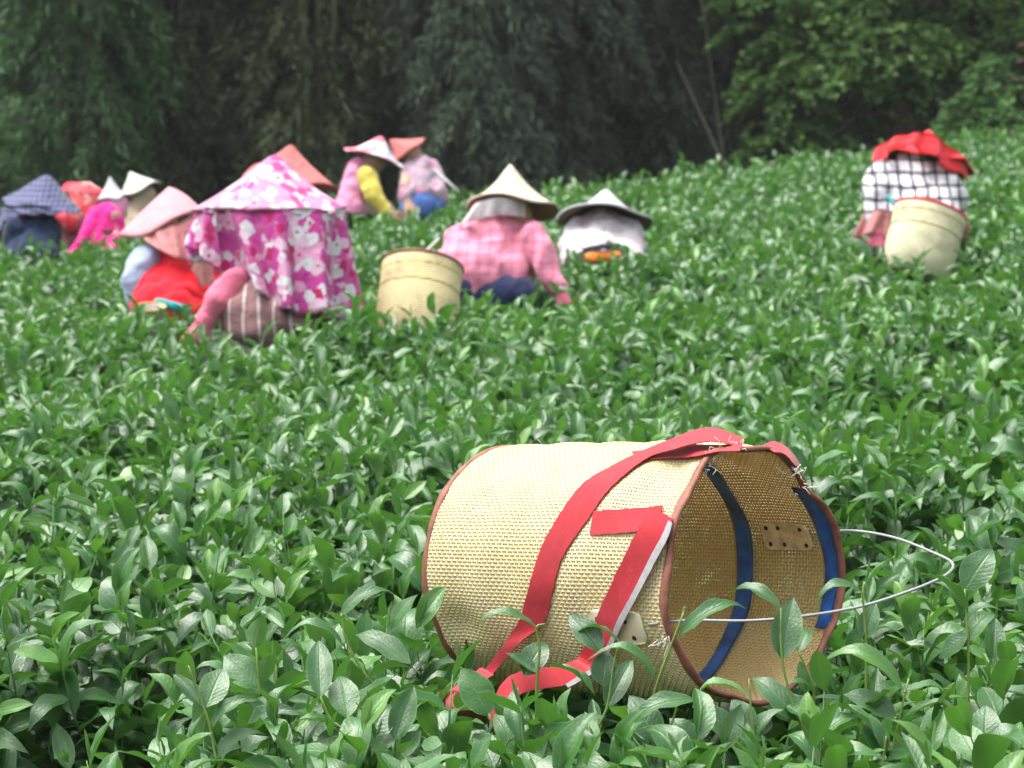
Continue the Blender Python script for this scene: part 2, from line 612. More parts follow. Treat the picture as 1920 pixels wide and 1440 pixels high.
# ------------------------------------------------------------------ the picking basket in front
CO = P(1414, 1074, 4.18)
CR = P(968, 1060, 4.61)
AX = (CO - CR); BL = AX.length; AX.normalize()
BU = (Vector((0, 0, 1)) - AX * AX.z).normalized()
BW = AX.cross(BU).normalized()
if BW.y > 0: BW = -BW
BR = 0.214


RIM = [(1345, 849), (1385, 840), (1440, 843), (1480, 862), (1503, 890), (1514, 925), (1540, 952), (1562, 985), (1575, 1040), (1577, 1100), (1571, 1160), (1547, 1200), (1525, 1232), (1500, 1270), (1460, 1305), (1420, 1318), (1370, 1310), (1315, 1280),
       (1285, 1245), (1262, 1195), (1250, 1140), (1247, 1090), (1252, 1035), (1260, 990), (1275, 950), (1300, 905), (1325, 868)]
_rp = []
for (_u, _v) in RIM:                 # the mouth is out of round; radius by angle, measured in the plane of the mouth
    _o = Vector((0, 0, CAMZ)); _d = (P(_u, _v, 1.0) - _o).normalized()
    _t = (CO - _o).dot(AX) / _d.dot(AX); _q = _o + _d * _t - CO
    _rp.append((math.atan2(_q.dot(BW), _q.dot(BU)), _q.length))
_rp.sort()
_RA = np.array([_rp[-1][0] - 2 * math.pi] + [a for a, r in _rp] + [_rp[0][0] + 2 * math.pi])
_RR = np.array([_rp[-1][1]] + [r for a, r in _rp] + [_rp[0][1]])
_T = np.linspace(-math.pi, math.pi, 361)
_K = np.exp(-(np.arange(-6, 7) / 2.5) ** 2); _K /= _K.sum()
_RT = np.interp(_T, _RA, _RR); _RT = np.convolve(np.concatenate([_RT[-7:-1], _RT, _RT[1:7]]), _K, 'valid')


def rim_r(phi):
    return float(np.interp((phi + math.pi) % (2 * math.pi) - math.pi, _T, _RT))


def bpt(phi, s, off=0.0):
    """phi 0 = top, growing towards the camera side; s 0 = closed end, 1 = mouth"""
    m = max(0.0, (s - 0.45) / 0.55)
    r = BR * (1 + 0.012 * math.sin(math.pi * s)) + off
    r += -0.006 * (1 - m) * math.exp(-((phi - 0.2) / 0.5) ** 2) * math.sin(math.pi * min(1, s * 1.1))
    r += m * m * (rim_r(phi) - BR)
    # a soft dent low on the closed end
    r += -0.012 * math.exp(-((phi - 1.95) / 0.16) ** 2 - ((s - 0.12) / 0.10) ** 2)
    r += 0.0022 * math.sin(phi * 9 + s * 11) * (0.4 + m) + 0.0016 * math.sin(s * 31 + phi * 4)
    rimpull = 0.003 * math.sin(5 * phi + 2.2) * m ** 6
    return CR + AX * (s * BL + rimpull) + (BU * math.cos(phi) + BW * math.sin(phi)) * r


def bray(u, v, off=0.004, far=False):
    """where the line of sight through a pixel meets the basket wall -> (phi, s)"""
    o = Vector((0, 0, CAMZ)); d = (P(u, v, 1.0) - o).normalized()
    w = o - CR
    dp = d - AX * d.dot(AX); wp = w - AX * w.dot(AX)
    rr = BR + off
    a = dp.dot(dp); b = 2 * dp.dot(wp); c = wp.dot(wp) - rr * rr
    disc = max(0.0, b * b - 4 * a * c)
    t = (-b + (1 if far else -1) * math.sqrt(disc)) / (2 * a)
    p = o + d * t - CR
    s = p.dot(AX) / BL
    q = p - AX * (s * BL)
    return math.atan2(q.dot(BW), q.dot(BU)), s


def bnorm(phi):
    return BU * math.cos(phi) + BW * math.sin(phi)


def weave_mat(name='basket_weave_plastic', inner_glow=0.0):
    b = NB(name)
    oc = b.obj()
    f = b.noise(6, 5, 0.6, oc)
    col = b.ramp(f, [(0.3, (0.84, 0.74, 0.40)), (0.7, (0.91, 0.86, 0.58))])
    g2 = b.noise(160, 2, 0.5, oc)
    col = b.mix(b.math('MULTIPLY', g2, 0.3), col, (0.68, 0.50, 0.18))
    dirt = b.ramp(b.noise(11, 5, 0.7, oc), [(0.58, (0, 0, 0)), (0.78, (1, 1, 1))])
    col = b.mix(b.math('MULTIPLY', dirt, 0.35), col, (0.38, 0.25, 0.08))
    if inner_glow: col = b.mix(inner_glow, col, (0.56, 0.34, 0.07))       # gold of bounced and transmitted light, put into the inner face's colour
    s = b.bsdf(col, 0.5, 0.45)
    t = b.n('ShaderNodeBsdfTranslucent'); b.l(b.mix(1.0, col, (1.0, 0.80, 0.34), 'MULTIPLY'), t.inputs[0])
    mx = b.n('ShaderNodeMixShader'); mx.inputs[0].default_value = 0.26
    b.l(s, mx.inputs[1]); b.l(t.outputs[0], mx.inputs[2])
    return b.done(mx.outputs[0])


M_WEAVE = weave_mat()
M_WEAVEIN = weave_mat('basket_weave_inner_glow', 0.62)
M_BIND = plain_mat('brown_binding', (0.24, 0.09, 0.06), 0.6, 0.4, var=0.35, scale=45, bump=0.5)


def webbing_mat():
    b = NB('red_webbing')
    oc = b.obj()
    uv = b.n('ShaderNodeTexCoord').outputs['UV']
    sep = b.n('ShaderNodeSeparateXYZ'); b.l(uv, sep.inputs[0])
    rib = b.math('SINE', b.math('MULTIPLY', sep.outputs[0], 90))
    f = b.noise(25, 5, 0.65, oc)
    col = b.ramp(f, [(0.3, (0.33, 0.005, 0.013)), (0.7, (0.45, 0.011, 0.024))])
    wear = b.ramp(b.noise(60, 6, 0.75, oc), [(0.55, (0, 0, 0)), (0.75, (1, 1, 1))])
    col = b.mix(b.math('MULTIPLY', wear, 0.45), col, (0.52, 0.07, 0.08))
    dirt = b.ramp(b.noise(12, 5, 0.7, oc), [(0.52, (0, 0, 0)), (0.72, (1, 1, 1))])
    col = b.mix(b.math('MULTIPLY', dirt, 0.45), col, (0.20, 0.02, 0.02))
    h = b.math('ADD', b.math('MULTIPLY', rib, 0.08), b.math('MULTIPLY', b.noise(400, 2, 0.5, oc), 0.8))
    return b.done(b.bsdf(col, 0.72, 0.3, normal=b.bump(h, 0.4, 0.001), sheen=0.2))


M_RED = webbing_mat()
M_GREYEDGE = plain_mat('grey_edging', (0.40, 0.38, 0.40), 0.8, 0.2, var=0.15, scale=120)
M_BLUE = plain_mat('blue_hoop', (0.010, 0.09, 0.34), 0.42, 0.5, var=0.6, scale=30, bump=0.2)
M_PLATE = plain_mat('cream_plate', (0.78, 0.74, 0.52), 0.45, 0.5, var=0.08, scale=20)
M_PLATE2 = plain_mat('stained_plate', (0.76, 0.56, 0.32), 0.5, 0.4, var=0.35, scale=45)
M_HOLE = plain_mat('dark_screw_hole', (0.05, 0.025, 0.015), 0.7, 0.4, var=0.3)  # dark colour stands in for the shade inside the screw holes
M_WIRE = plain_mat('white_coated_wire', (0.30, 0.30, 0.32), 0.35, 0.6, var=0.08)
M_THREAD = plain_mat('white_thread', (0.82, 0.80, 0.74), 0.8, 0.2, var=0.1)

basket = empty('picking_basket', CR + AX * BL * 0.5 - Vector((0, 0, BR)))
tag(basket, 'open cream woven basket with red straps and wire handle, lying on its side', 'basket')

NP_, NS_ = 210, 88
amp, th = 0.0007, 0.0007
phs = np.arange(NP_) / NP_ * 2 * math.pi
ss = np.linspace(0.0, 1.0, NS_)
Gp = np.zeros((NP_, NS_, 3)); Gn = np.zeros((NP_, NS_, 3))
for i, ph in enumerate(phs):
    nn = bnorm(ph)
    for j, s in enumerate(ss):
        Gp[i, j] = bpt(ph, s); Gn[i, j] = nn
par = ((np.add.outer(np.arange(NP_), np.arange(NS_)) % 2) * 2 - 1).astype(float)[..., None]
Tp = np.roll(Gp, -1, 0) - np.roll(Gp, 1, 0); Tp /= np.linalg.norm(Tp, axis=2, keepdims=True)
Ta = np.gradient(Gp, axis=1); Ta /= np.linalg.norm(Ta, axis=2, keepdims=True)
wa = 2 * math.pi * BR / NP_ * 0.305; wh = BL / NS_ * 0.305
wj = 1 + rng.uniform(-0.12, 0.12, (NP_, NS_, 1))


def strand_quads(C, S, Nn, w, closed_axis):
    """C centre, S side direction, Nn normal; strands run along the axis"""
    base = np.stack([C - S * w + Nn * th, C + S * w + Nn * th, C + S * w - Nn * th, C - S * w - Nn * th], 2)   # NP,NS,4,3
    V = base.reshape(-1, 3)
    ids = np.arange(NP_ * NS_ * 4).reshape(NP_, NS_, 4)
    if closed_axis == 0:
        a = ids; b2 = np.roll(ids, -1, 0)
    else:
        a = ids[:, :-1]; b2 = ids[:, 1:]
    Q = []
    for k in range(4):
        k2 = (k + 1) % 4
        Q.append(np.stack([a[..., k], a[..., k2], b2[..., k2], b2[..., k]], -1).reshape(-1, 4))
    return V, np.concatenate(Q)


V1, Q1 = strand_quads(Gp + Gn * par * amp, Tp, Gn, wa * wj, 1)
V2, Q2 = strand_quads(Gp - Gn * par * amp, Ta, Gn, wh * wj, 0)
off = np.array(basket.location)
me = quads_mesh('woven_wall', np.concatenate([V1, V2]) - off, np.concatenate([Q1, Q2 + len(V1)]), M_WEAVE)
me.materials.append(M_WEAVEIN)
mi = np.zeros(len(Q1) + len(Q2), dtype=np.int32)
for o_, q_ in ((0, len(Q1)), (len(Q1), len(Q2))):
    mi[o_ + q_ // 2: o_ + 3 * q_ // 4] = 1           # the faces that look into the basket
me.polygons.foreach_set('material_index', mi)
wv = link(bpy.data.objects.new('woven_wall', me)); wv.parent = basket
wv['kind'] = 'stuff'

# closed end: a slightly sagging woven disc
V, F = [], []
for i in range(9):
    for k in range(64):
        ph = 2 * math.pi * k / 64
        V.append(CR.lerp(bpt(ph, 0.0), i / 8) + AX * (0.012 + 0.014 * (1 - (i / 8) ** 2)))
for i in range(8):
    for k in range(64):
        F.append((i * 64 + k, i * 64 + (k + 1) % 64, (i + 1) * 64 + (k + 1) % 64, (i + 1) * 64 + k))
mesh_obj('base', V, F, M_WEAVE, basket)


def binding(name, s, w, t, flare=0.0):
    V, F = [], []
    n, m = 160, 8
    for k in range(n):
        ph = 2 * math.pi * k / n
        c = bpt(ph, s, flare)
        nn = bnorm(ph)
        wob = 1 + 0.18 * math.sin(9 * ph) + 0.12 * math.sin(23 * ph + 1)
        for q in range(m):
            an = 2 * math.pi * q / m
            V.append(c + nn * math.cos(an) * t + AX * math.sin(an) * w * wob)
    for k in range(n):
        for q in range(m):
            F.append((k * m + q, k * m + (q + 1) % m, ((k + 1) % n) * m + (q + 1) % m, ((k + 1) % n) * m + q))
    return mesh_obj(name, V, F, M_BIND, basket)


tag(binding('rim_binding', 1.0, 0.0085, 0.0052), 'brown binding round the basket mouth')
tag(binding('rim_binding', 0.0, 0.0075, 0.0042), 'brown binding round the closed end')


def hoop(s0, s1, p0, p1, inset, mat, label):
    V, F = [], []
    n, m = 90, 5
    for k in range(n + 1):
        ph = p0 + (p1 - p0) * k / n
        for side, o2 in ((0, inset), (1, inset + 0.0022)):
            for q in range(m + 1):
                V.append(bpt(ph, s0 + (s1 - s0) * q / m, -o2))
    st = 2 * (m + 1)
    for k in range(n):
        for q in range(m):
            a = k * st + q
            F.append((a, a + 1, a + 1 + st, a + st))
            a += m + 1
            F.append((a, a + st, a + 1 + st, a + 1))
        for q in (0, m):
            a = k * st + q
            F.append((a, a + st, a + st + m + 1, a + m + 1))
    o = mesh_obj('hoop', V, F, mat, basket)
    return tag(o, label)


hoop(0.60, 0.66, 0, 2 * math.pi, 0.0045, M_BLUE, 'blue hoop inside the middle of the basket')
hoop(0.945, 0.995, -2.15, -0.85, 0.0052, M_BLUE, 'blue hoop just inside the mouth')


def ribbon(name, C, W, Nn, w, mat, parent, th=0.0016, label=None):
    """strip through centres C; W side vectors; Nn normals; w half widths"""
    V, F, U = [], [], []
    acc = 0.0
    for i, c in enumerate(C):
        if i: acc += (C[i] - C[i - 1]).length
        ww = w[i] if isinstance(w, (list, tuple)) else w
        m = 5
        for side in (1, -1):
            for q in range(m):
                s = q / (m - 1) * 2 - 1
                V.append(c + W[i] * ww * s + Nn[i] * (th * 0.5 * side)); U.append((acc * 4, q / (m - 1)))
    st = 10
    for i in range(len(C) - 1):
        a = i * st
        for q in range(4):
            F.append((a + q, a + q + 1, a + st + q + 1, a + st + q))
            F.append((a + 5 + q, a + st + 5 + q, a + st + 6 + q, a + 6 + q))
        F.append((a, a + st, a + st + 5, a + 5))
        F.append((a + 4, a + 9, a + st + 9, a + st + 4))
    e = (len(C) - 1) * st
    F.append((0, 5, 6, 7, 8, 9, 4, 3, 2, 1)); F.append((e, e + 1, e + 2, e + 3, e + 4, e + 9, e + 8, e + 7, e + 6, e + 5))
    # texture x runs across the ribbon's ribs
    o = mesh_obj(name, V, F, mat, parent, False, uvs=[(u[1] * 0.5, u[0]) for u in U])
    if label: o['label'] = label
    return o


def strap(name, rows, mat, per=7, label=None, smin=0.0):
    """rows: ('s', u_left, v_left, u_right, v_right, off) edges on the basket wall, or ('f', uL, vL, dL, uR, vR, dR) free in the air"""
    E = []
    for r in rows:
        if r[0] == 's':
            a = bray(r[1], r[2]); b = bray(r[3], r[4])
            o = r[5] if len(r) > 5 else 0.004
            A = bpt(a[0], a[1], o); B = bpt(b[0], b[1], o)
        else:
            A = P(r[1], r[2], r[3]); B = P(r[4], r[5], r[6])
        E.append(np.array([*A, *B]))
    path = smooth_path(E, per)
    rj = random.Random(len(rows))
    path = [e_ + np.concatenate([(e_[:3] - e_[3:]) * rj.uniform(-0.02, 0.02), (e_[3:] - e_[:3]) * rj.uniform(-0.02, 0.02)]) for e_ in path]
    C, W, Nn, ws = [], [], [], []
    for i, e in enumerate(path):
        A, B = Vector(e[:3]), Vector(e[3:])
        e2 = path[min(i + 1, len(path) - 1)]; e1 = path[max(i - 1, 0)]
        C.append((A + B) / 2)
        W.append((B - A).normalized()); ws.append((B - A).length / 2)
        t = Vector((e2[:3] + e2[3:]) / 2) - Vector((e1[:3] + e1[3:]) / 2)
        Nn.append(t.cross(B - A).normalized())
    # keep the normals outward
    Nn2 = []
    prev = None
    for i, n_ in enumerate(Nn):
        if prev is None:
            q = C[i] - CR; q -= AX * q.dot(AX)
            if n_.dot(q) < 0: n_ = -n_
        elif n_.dot(prev) < 0: n_ = -n_
        prev = n_
        Nn2.append(n_)
    return ribbon(name, C, W, Nn2, ws, mat, basket, label=label)


# long strap: loops up off the top, runs down the flank, twists and curls in the leaves
strap('strap', [('f', 1395, 822, 4.20, 1385, 838, 4.14), ('f', 1345, 804, 4.20, 1340, 828, 4.13), ('f', 1305, 806, 4.21, 1302, 832, 4.14), ('f', 1262, 822, 4.20, 1266, 842, 4.13),
                ('s', 1205, 848, 1222, 864, 0.010), ('s', 1150, 872, 1178, 890, 0.006), ('s', 1100, 905, 1135, 928, 0.005),
                ('s', 1062, 950, 1100, 975), ('s', 1030, 1000, 1072, 1016), ('s', 1012, 1040, 1052, 1054), ('s', 998, 1090, 1040, 1102), ('s', 985, 1140, 1028, 1150),
                ('s', 976, 1168, 1016, 1174, 0.010), ('s', 958, 1196, 994, 1190, 0.022), ('s', 930, 1228, 952, 1228, 0.055), ('f', 903, 1252, 4.19, 924, 1266, 4.17), ('f', 866, 1280, 4.10, 882, 1292, 4.08),
                ('f', 842, 1296, 4.05, 854, 1302, 4.01), ('f', 836, 1318, 4.02, 849, 1318, 3.98), ('f', 846, 1338, 4.01, 858, 1331, 3.97), ('f', 878, 1343, 4.03, 884, 1331, 3.99), ('f', 905, 1352, 4.06, 905, 1340, 4.02)],
      M_RED, label='long red strap twisting down into the leaves')
# short strap: patch, fold, down over the cream plate, away into the leaves
sec = [('s', 1222, 950, 1258, 972, 0.010), ('s', 1203, 990, 1244, 1002, 0.011), ('s', 1180, 1035, 1222, 1045, 0.012), ('s', 1152, 1095, 1198, 1106, 0.014), ('s', 1130, 1145, 1176, 1155, 0.017), ('s', 1121, 1178, 1160, 1192, 0.019),
       ('s', 1106, 1212, 1140, 1228, 0.035), ('f', 1076, 1238, 4.10, 1104, 1258, 4.09), ('f', 1038, 1250, 4.06, 1060, 1284, 4.04), ('f', 995, 1253, 4.03, 1000, 1294, 4.00), ('f', 953, 1270, 4.01, 967, 1308, 3.98), ('f', 930, 1302, 4.01, 950, 1332, 3.97), ('f', 915, 1345, 4.03, 930, 1365, 4.0)]
strap('strap', sec, M_RED, label='short red strap with a grey edge over the cream plate')
strap('strap_edging', [('s', 1253, 977, 1259, 981, 0.014), ('s', 1241, 1003, 1250, 1006, 0.014), ('s', 1219, 1045, 1229, 1049, 0.015), ('s', 1195, 1106, 1205, 1110, 0.017), ('s', 1172, 1155, 1183, 1159, 0.019), ('s', 1158, 1190, 1166, 1195, 0.021),
                       ('s', 1139, 1227, 1147, 1231, 0.036), ('f', 1103, 1257, 4.088, 1110, 1264, 4.087), ('f', 1060, 1283, 4.039, 1065, 1290, 4.037)], M_GREYEDGE)
strap('strap_patch', [('s', 1112, 958, 1106, 1004, 0.004), ('s', 1160, 953, 1150, 1000, 0.005), ('s', 1205, 949, 1196, 997, 0.006), ('s', 1240, 946, 1225, 993, 0.007)], M_RED, label='red patch sewn across the flank')
strap('strap_patch', [('s', 1183, 846, 1205, 862, 0.004), ('s', 1235, 842, 1245, 864, 0.008), ('s', 1290, 838, 1300, 862, 0.010), ('s', 1345, 830, 1350, 852, 0.008), ('s', 1392, 832, 1392, 846, 0.007)], M_RED, label='red patch along the top of the basket')
strap('strap', [('f', 1432, 834, 4.24, 1452, 848, 4.17), ('f', 1452, 828, 4.26, 1466, 850, 4.19), ('f', 1474, 838, 4.27, 1478, 858, 4.20), ('f', 1490, 856, 4.28, 1486, 868, 4.22), ('f', 1500, 872, 4.29, 1492, 874, 4.24)], M_RED, label='short red loop folded over the far side of the rim')


def plate(name, u0, v0, u1, v1, off, mat, holes, far=False, rmat=None, label=None):
    """a stiff plate that lies against the wall between two pixels, with dark discs for its screw holes"""
    pa, sa = bray(u0, v0, 0, far); pb, sb = bray(u1, v1, 0, far)
    n_, m_ = 8, 8
    V, F = [], []
    rc = 0.10
    for side, o2 in ((0, off), (1, off + (0.004 if not far else -0.004))):
        for i in range(n_ + 1):
            for j in range(m_ + 1):
                x, y = i / n_ * 2 - 1, j / m_ * 2 - 1
                # rounded corners
                k = 1 - rc * (abs(x) ** 6 * abs(y) ** 6)
                V.append(bpt(pa + (pb - pa) * (y * k + 1) / 2, sa + (sb - sa) * (x * k + 1) / 2, o2))
    st = (n_ + 1) * (m_ + 1)
    for i in range(n_):
        for j in range(m_):
            a = i * (m_ + 1) + j
            F.append((a, a + 1, a + m_ + 2, a + m_ + 1))
            F.append((st + a, st + a + m_ + 1, st + a + m_ + 2, st + a + 1))
    for i in range(n_):
        for j in (0, m_):
            a = i * (m_ + 1) + j
            F.append((a, a + m_ + 1, st + a + m_ + 1, st + a))
    for j in range(m_):
        for i in (0, n_):
            a = i * (m_ + 1) + j
            F.append((a, a + 1, st + a + 1, st + a))
    o = mesh_obj(name, V, F, mat, basket)
    bpy_m = o.modifiers.new('edge', 'BEVEL'); bpy_m.width = 0.001; bpy_m.segments = 2; bpy_m.limit_method = 'ANGLE'
    if label: o['label'] = label
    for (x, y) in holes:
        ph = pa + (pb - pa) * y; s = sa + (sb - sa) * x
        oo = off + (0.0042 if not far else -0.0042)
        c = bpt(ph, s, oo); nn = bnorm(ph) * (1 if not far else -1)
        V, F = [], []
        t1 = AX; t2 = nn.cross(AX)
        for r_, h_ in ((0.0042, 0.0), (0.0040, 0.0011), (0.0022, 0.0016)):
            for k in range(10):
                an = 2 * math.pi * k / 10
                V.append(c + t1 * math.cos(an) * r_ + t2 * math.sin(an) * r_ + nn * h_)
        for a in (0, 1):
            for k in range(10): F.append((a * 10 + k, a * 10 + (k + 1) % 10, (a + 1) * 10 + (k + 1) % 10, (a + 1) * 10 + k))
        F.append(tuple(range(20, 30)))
        ro = mesh_obj('screw_hole', V, F, M_HOLE, o)  # dark disc drawn where the plate has a screw hole
    return o


plate('handle_plate', 1104, 1141, 1222, 1204, 0.003, M_PLATE, [(0.16, 0.28), (0.72, 0.28), (0.8, 0.78), (0.2, 0.75)], label='cream plate with dark screw holes on the outside')
plate('handle_plate', 1434, 974, 1533, 1030, -0.010, M_PLATE2, [(0.1, 0.2), (0.35, 0.2), (0.85, 0.2), (0.12, 0.8), (0.4, 0.82), (0.88, 0.82)], far=True, label='stained plate with six dark screw holes inside the basket')

# wire bail
pa = bray(1218, 1170); A0 = bpt(pa[0], pa[1], 0.006)
dA = (A0 - Vector((0, 0, CAMZ))).dot(Vector((0, cp, -sp)))
print('plate depth', dA)
wire = [A0, P(1245, 1168, dA - 0.012), P(1290, 1163, dA - 0.03), P(1400, 1164, dA - 0.05), P(1500, 1156, dA - 0.05), P(1610, 1138, 4.04), P(1700, 1110, 4.06), P(1755, 1088, 4.09), P(1779, 1074, 4.13), P(1787, 1062, 4.17), P(1779, 1050, 4.21), P(1740, 1032, 4.27), P(1690, 1012, 4.34), P(1640, 1000, 4.40), P(1590, 995, 4.42), bpt(*bray(1540, 1000, 0, True), 0.010), bpt(*bray(1500, 1004, 0, True), 0.006)]
tube('wire_handle', [Vector(p) for p in smooth_path(wire, 5)], 0.0024, M_WIRE, basket, 10)

# frayed thread ends
rt = random.Random(5)


def fray(u, v, d, n, L, spread=1.0, down=0.0):
    VV, FF = [], []
    c = P(u, v, d)
    L *= 0.8
    for i in range(int(n * 0.6)):
        dr = Vector((rt.gauss(0, 1), rt.gauss(0, 0.6), rt.gauss(0, 1) - down)).normalized()
        a = c + Vector((rt.gauss(0, .006), rt.gauss(0, .004), rt.gauss(0, .006))) * spread
        pts = [a, a + dr * L * 0.5 + Vector((rt.gauss(0, .003), 0, rt.gauss(0, .003))), a + dr * L * rt.uniform(0.7, 1.2) + Vector((rt.gauss(0, .005), 0, rt.gauss(0, .005)))]
        V, F = tube_data(smooth_path(pts, 3) and [Vector(q) for q in smooth_path(pts, 3)], 0.00055, 4)
        o0 = len(VV); VV += V; FF += [tuple(x + o0 for x in f) for f in F]
    mesh_obj('frayed_thread', VV, FF, M_THREAD, basket)


fray(1262, 974, 4.07, 16, 0.012)
fray(1320, 868, 4.12, 26, 0.016)
fray(1350, 846, 4.13, 22, 0.014)
fray(1492, 884, 4.22, 22, 0.014)
fray(1510, 918, 4.22, 10, 0.010)
fray(1250, 1193, 4.02, 12, 0.022, 1.0, 1.2)
fray(1385, 832, 4.15, 16, 0.010)
fray(1018, 836, 4.47, 5, 0.010)

# ------------------------------------------------------------------ the tea field
def basket_bottom(x, y):
    """height of the underside of the basket above (x, y); large where it is not overhead"""
    out = np.full(x.shape, 99.0)
    ax, ay = AX.x, AX.y
    n2 = ax * ax + ay * ay
    s = ((x - CR.x) * ax + (y - CR.y) * ay) / n2
    px = x - (CR.x + s * ax); py = y - (CR.y + s * ay)
    dist = np.sqrt(px ** 2 + py ** 2)
    r2 = BR + 0.06
    ins = (s > -0.06) & (s < BL + 0.05) & (dist < r2)
    zc = CR.z + s * AX.z
    return np.where(ins, zc - np.sqrt(np.maximum(r2 * r2 - dist ** 2, 0)), out)


step = 0.076
gx = np.arange(-6.2, 7.2, step); gy = np.arange(2.6, 24.5, step)
X, Y = np.meshgrid(gx, gy); X = X.ravel() + rng.uniform(-.5, .5, X.size) * step; Y = Y.ravel() + rng.uniform(-.5, .5, Y.size) * step
lim = 0.2 * Y + 1.2
keep = (np.abs(X) < lim) & (Y < field_edge(X) + rng.uniform(-0.1, 0.1, X.size))
# past ten metres the shoots may stand wider
far = np.clip((Y - 8) / 12, 0, 1)
keep &= rng.random(X.size) > far * 0.35
X, Y = X[keep], Y[keep]
n = len(X)
hgt = canopy(X, Y)
clump = np.array([mnoise.noise(Vector((x * 2.3, y * 2.3, 3.1))) for x, y in zip(X, Y)])
fur = furrow(X, Y)
size = rng.uniform(0.82, 1.2, n)
z = hgt - 0.17 * size + clump * 0.05 + rng.normal(0, 0.022, n) - fur * 0.54
pick = rng.integers(0, 11, n)
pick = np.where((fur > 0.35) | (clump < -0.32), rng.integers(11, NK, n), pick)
uu_ = 960 + X / np.maximum(Y, 1) * FPX
z = z - 0.055 * ((uu_ > 815) & (uu_ < 1560) & (Y > 3.8) & (Y < 4.5)) - 0.075 * ((uu_ > 800) & (uu_ < 1190) & (Y > 3.72) & (Y < 4.5))
keep_f = rng.random(n) > fur * 0.75
bb = basket_bottom(X, Y)
top = z + 0.265 * size
ok = keep_f & ((bb > 50) | (top < bb + 0.02))
# people stand in gaps: filled in below
GAPS = []


def gap_mask(x, y):
    m = np.ones(x.shape, dtype=bool)
    for (gx0, gy0, gr) in GAPS:
        m &= ((x - gx0) ** 2 + (y - gy0) ** 2) > gr * gr
    return m


# ------------------------------------------------------------------ people
def capsule(p0, r0, p1, r1, n=14, m=5):
    V, F = [], []
    p0, p1 = Vector(p0), Vector(p1)
    ax = (p1 - p0)
    L = ax.length
    ax = ax.normalized() if L > 1e-5 else Vector((0, 0, 1))
    s = ax.cross(Vector((0, 0, 1)) if abs(ax.z) < 0.9 else Vector((1, 0, 0))).normalized()
    w = s.cross(ax)
    rings = []
    for i in range(m + 1):
        a = -math.pi / 2 + math.pi / 2 * i / m
        rings.append((p0 + ax * math.sin(a) * r0, max(1e-4, math.cos(a) * r0)))
    for i in range(m + 1):
        a = math.pi / 2 * i / m
        rings.append((p1 + ax * math.sin(a) * r1, max(1e-4, math.cos(a) * r1)))
    for c, r_ in rings:
        for k in range(n):
            an = 2 * math.pi * k / n
            V.append(c + s * math.cos(an) * r_ + w * math.sin(an) * r_)
    for i in range(len(rings) - 1):
        for k in range(n):
            F.append((i * n + k, i * n + (k + 1) % n, (i + 1) * n + (k + 1) % n, (i + 1) * n + k))
    F.append(tuple(range(n - 1, -1, -1))); F.append(tuple((len(rings) - 1) * n + k for k in range(n)))
    return V, F


def fuse(name, caps, mat, parent, voxel=0.012, smooth=4, fold=0.0, fseed=0, fscale=9.0):
    """one continuous surface out of overlapping tapered volumes"""
    VV, FF = [], []
    for c in caps:
        V, F = capsule(*c)
        o0 = len(VV); VV += V; FF += [tuple(i + o0 for i in f) for f in F]
    o = mesh_obj(name, VV, FF, mat, parent)
    md = o.modifiers.new('r', 'REMESH'); md.mode = 'VOXEL'; md.voxel_size = voxel; md.use_smooth_shade = True
    ms = o.modifiers.new('s', 'SMOOTH'); ms.iterations = smooth; ms.factor = 0.6
    dg = bpy.context.evaluated_depsgraph_get()
    me = bpy.data.meshes.new_from_object(o.evaluated_get(dg))
    me.name = name
    o.modifiers.clear()
    old = o.data; o.data = me; bpy.data.meshes.remove(old)
    nv = len(me.vertices)
    if fold:
        co = np.zeros(nv * 3, dtype=np.float32); me.vertices.foreach_get('co', co); co = co.reshape(-1, 3)
        no = np.zeros(nv * 3, dtype=np.float32); me.vertices.foreach_get('normal', no); no = no.reshape(-1, 3)
        dsp = np.array([1 - 2 * abs(mnoise.noise(Vector((c[0] * fscale + fseed, c[1] * fscale, c[2] * fscale * 0.6)))) + 0.5 * mnoise.noise(Vector((c[0] * fscale * 2.5, c[1] * fscale * 2.5 + fseed, c[2] * fscale * 2.0))) for c in co])
        co = co + no * (dsp[:, None] * fold)
        me.vertices.foreach_set('co', co.astype(np.float32).ravel())
    me.polygons.foreach_set('use_smooth', [True] * len(me.polygons))
    if not me.materials: me.materials.append(mat)
    me.update()
    return o


M_SKIN = plain_mat('skin', (0.42, 0.25, 0.17), 0.55, 0.4, var=0.12)
M_BOOT = plain_mat('rubber_boot', (0.03, 0.03, 0.035), 0.4, 0.5)


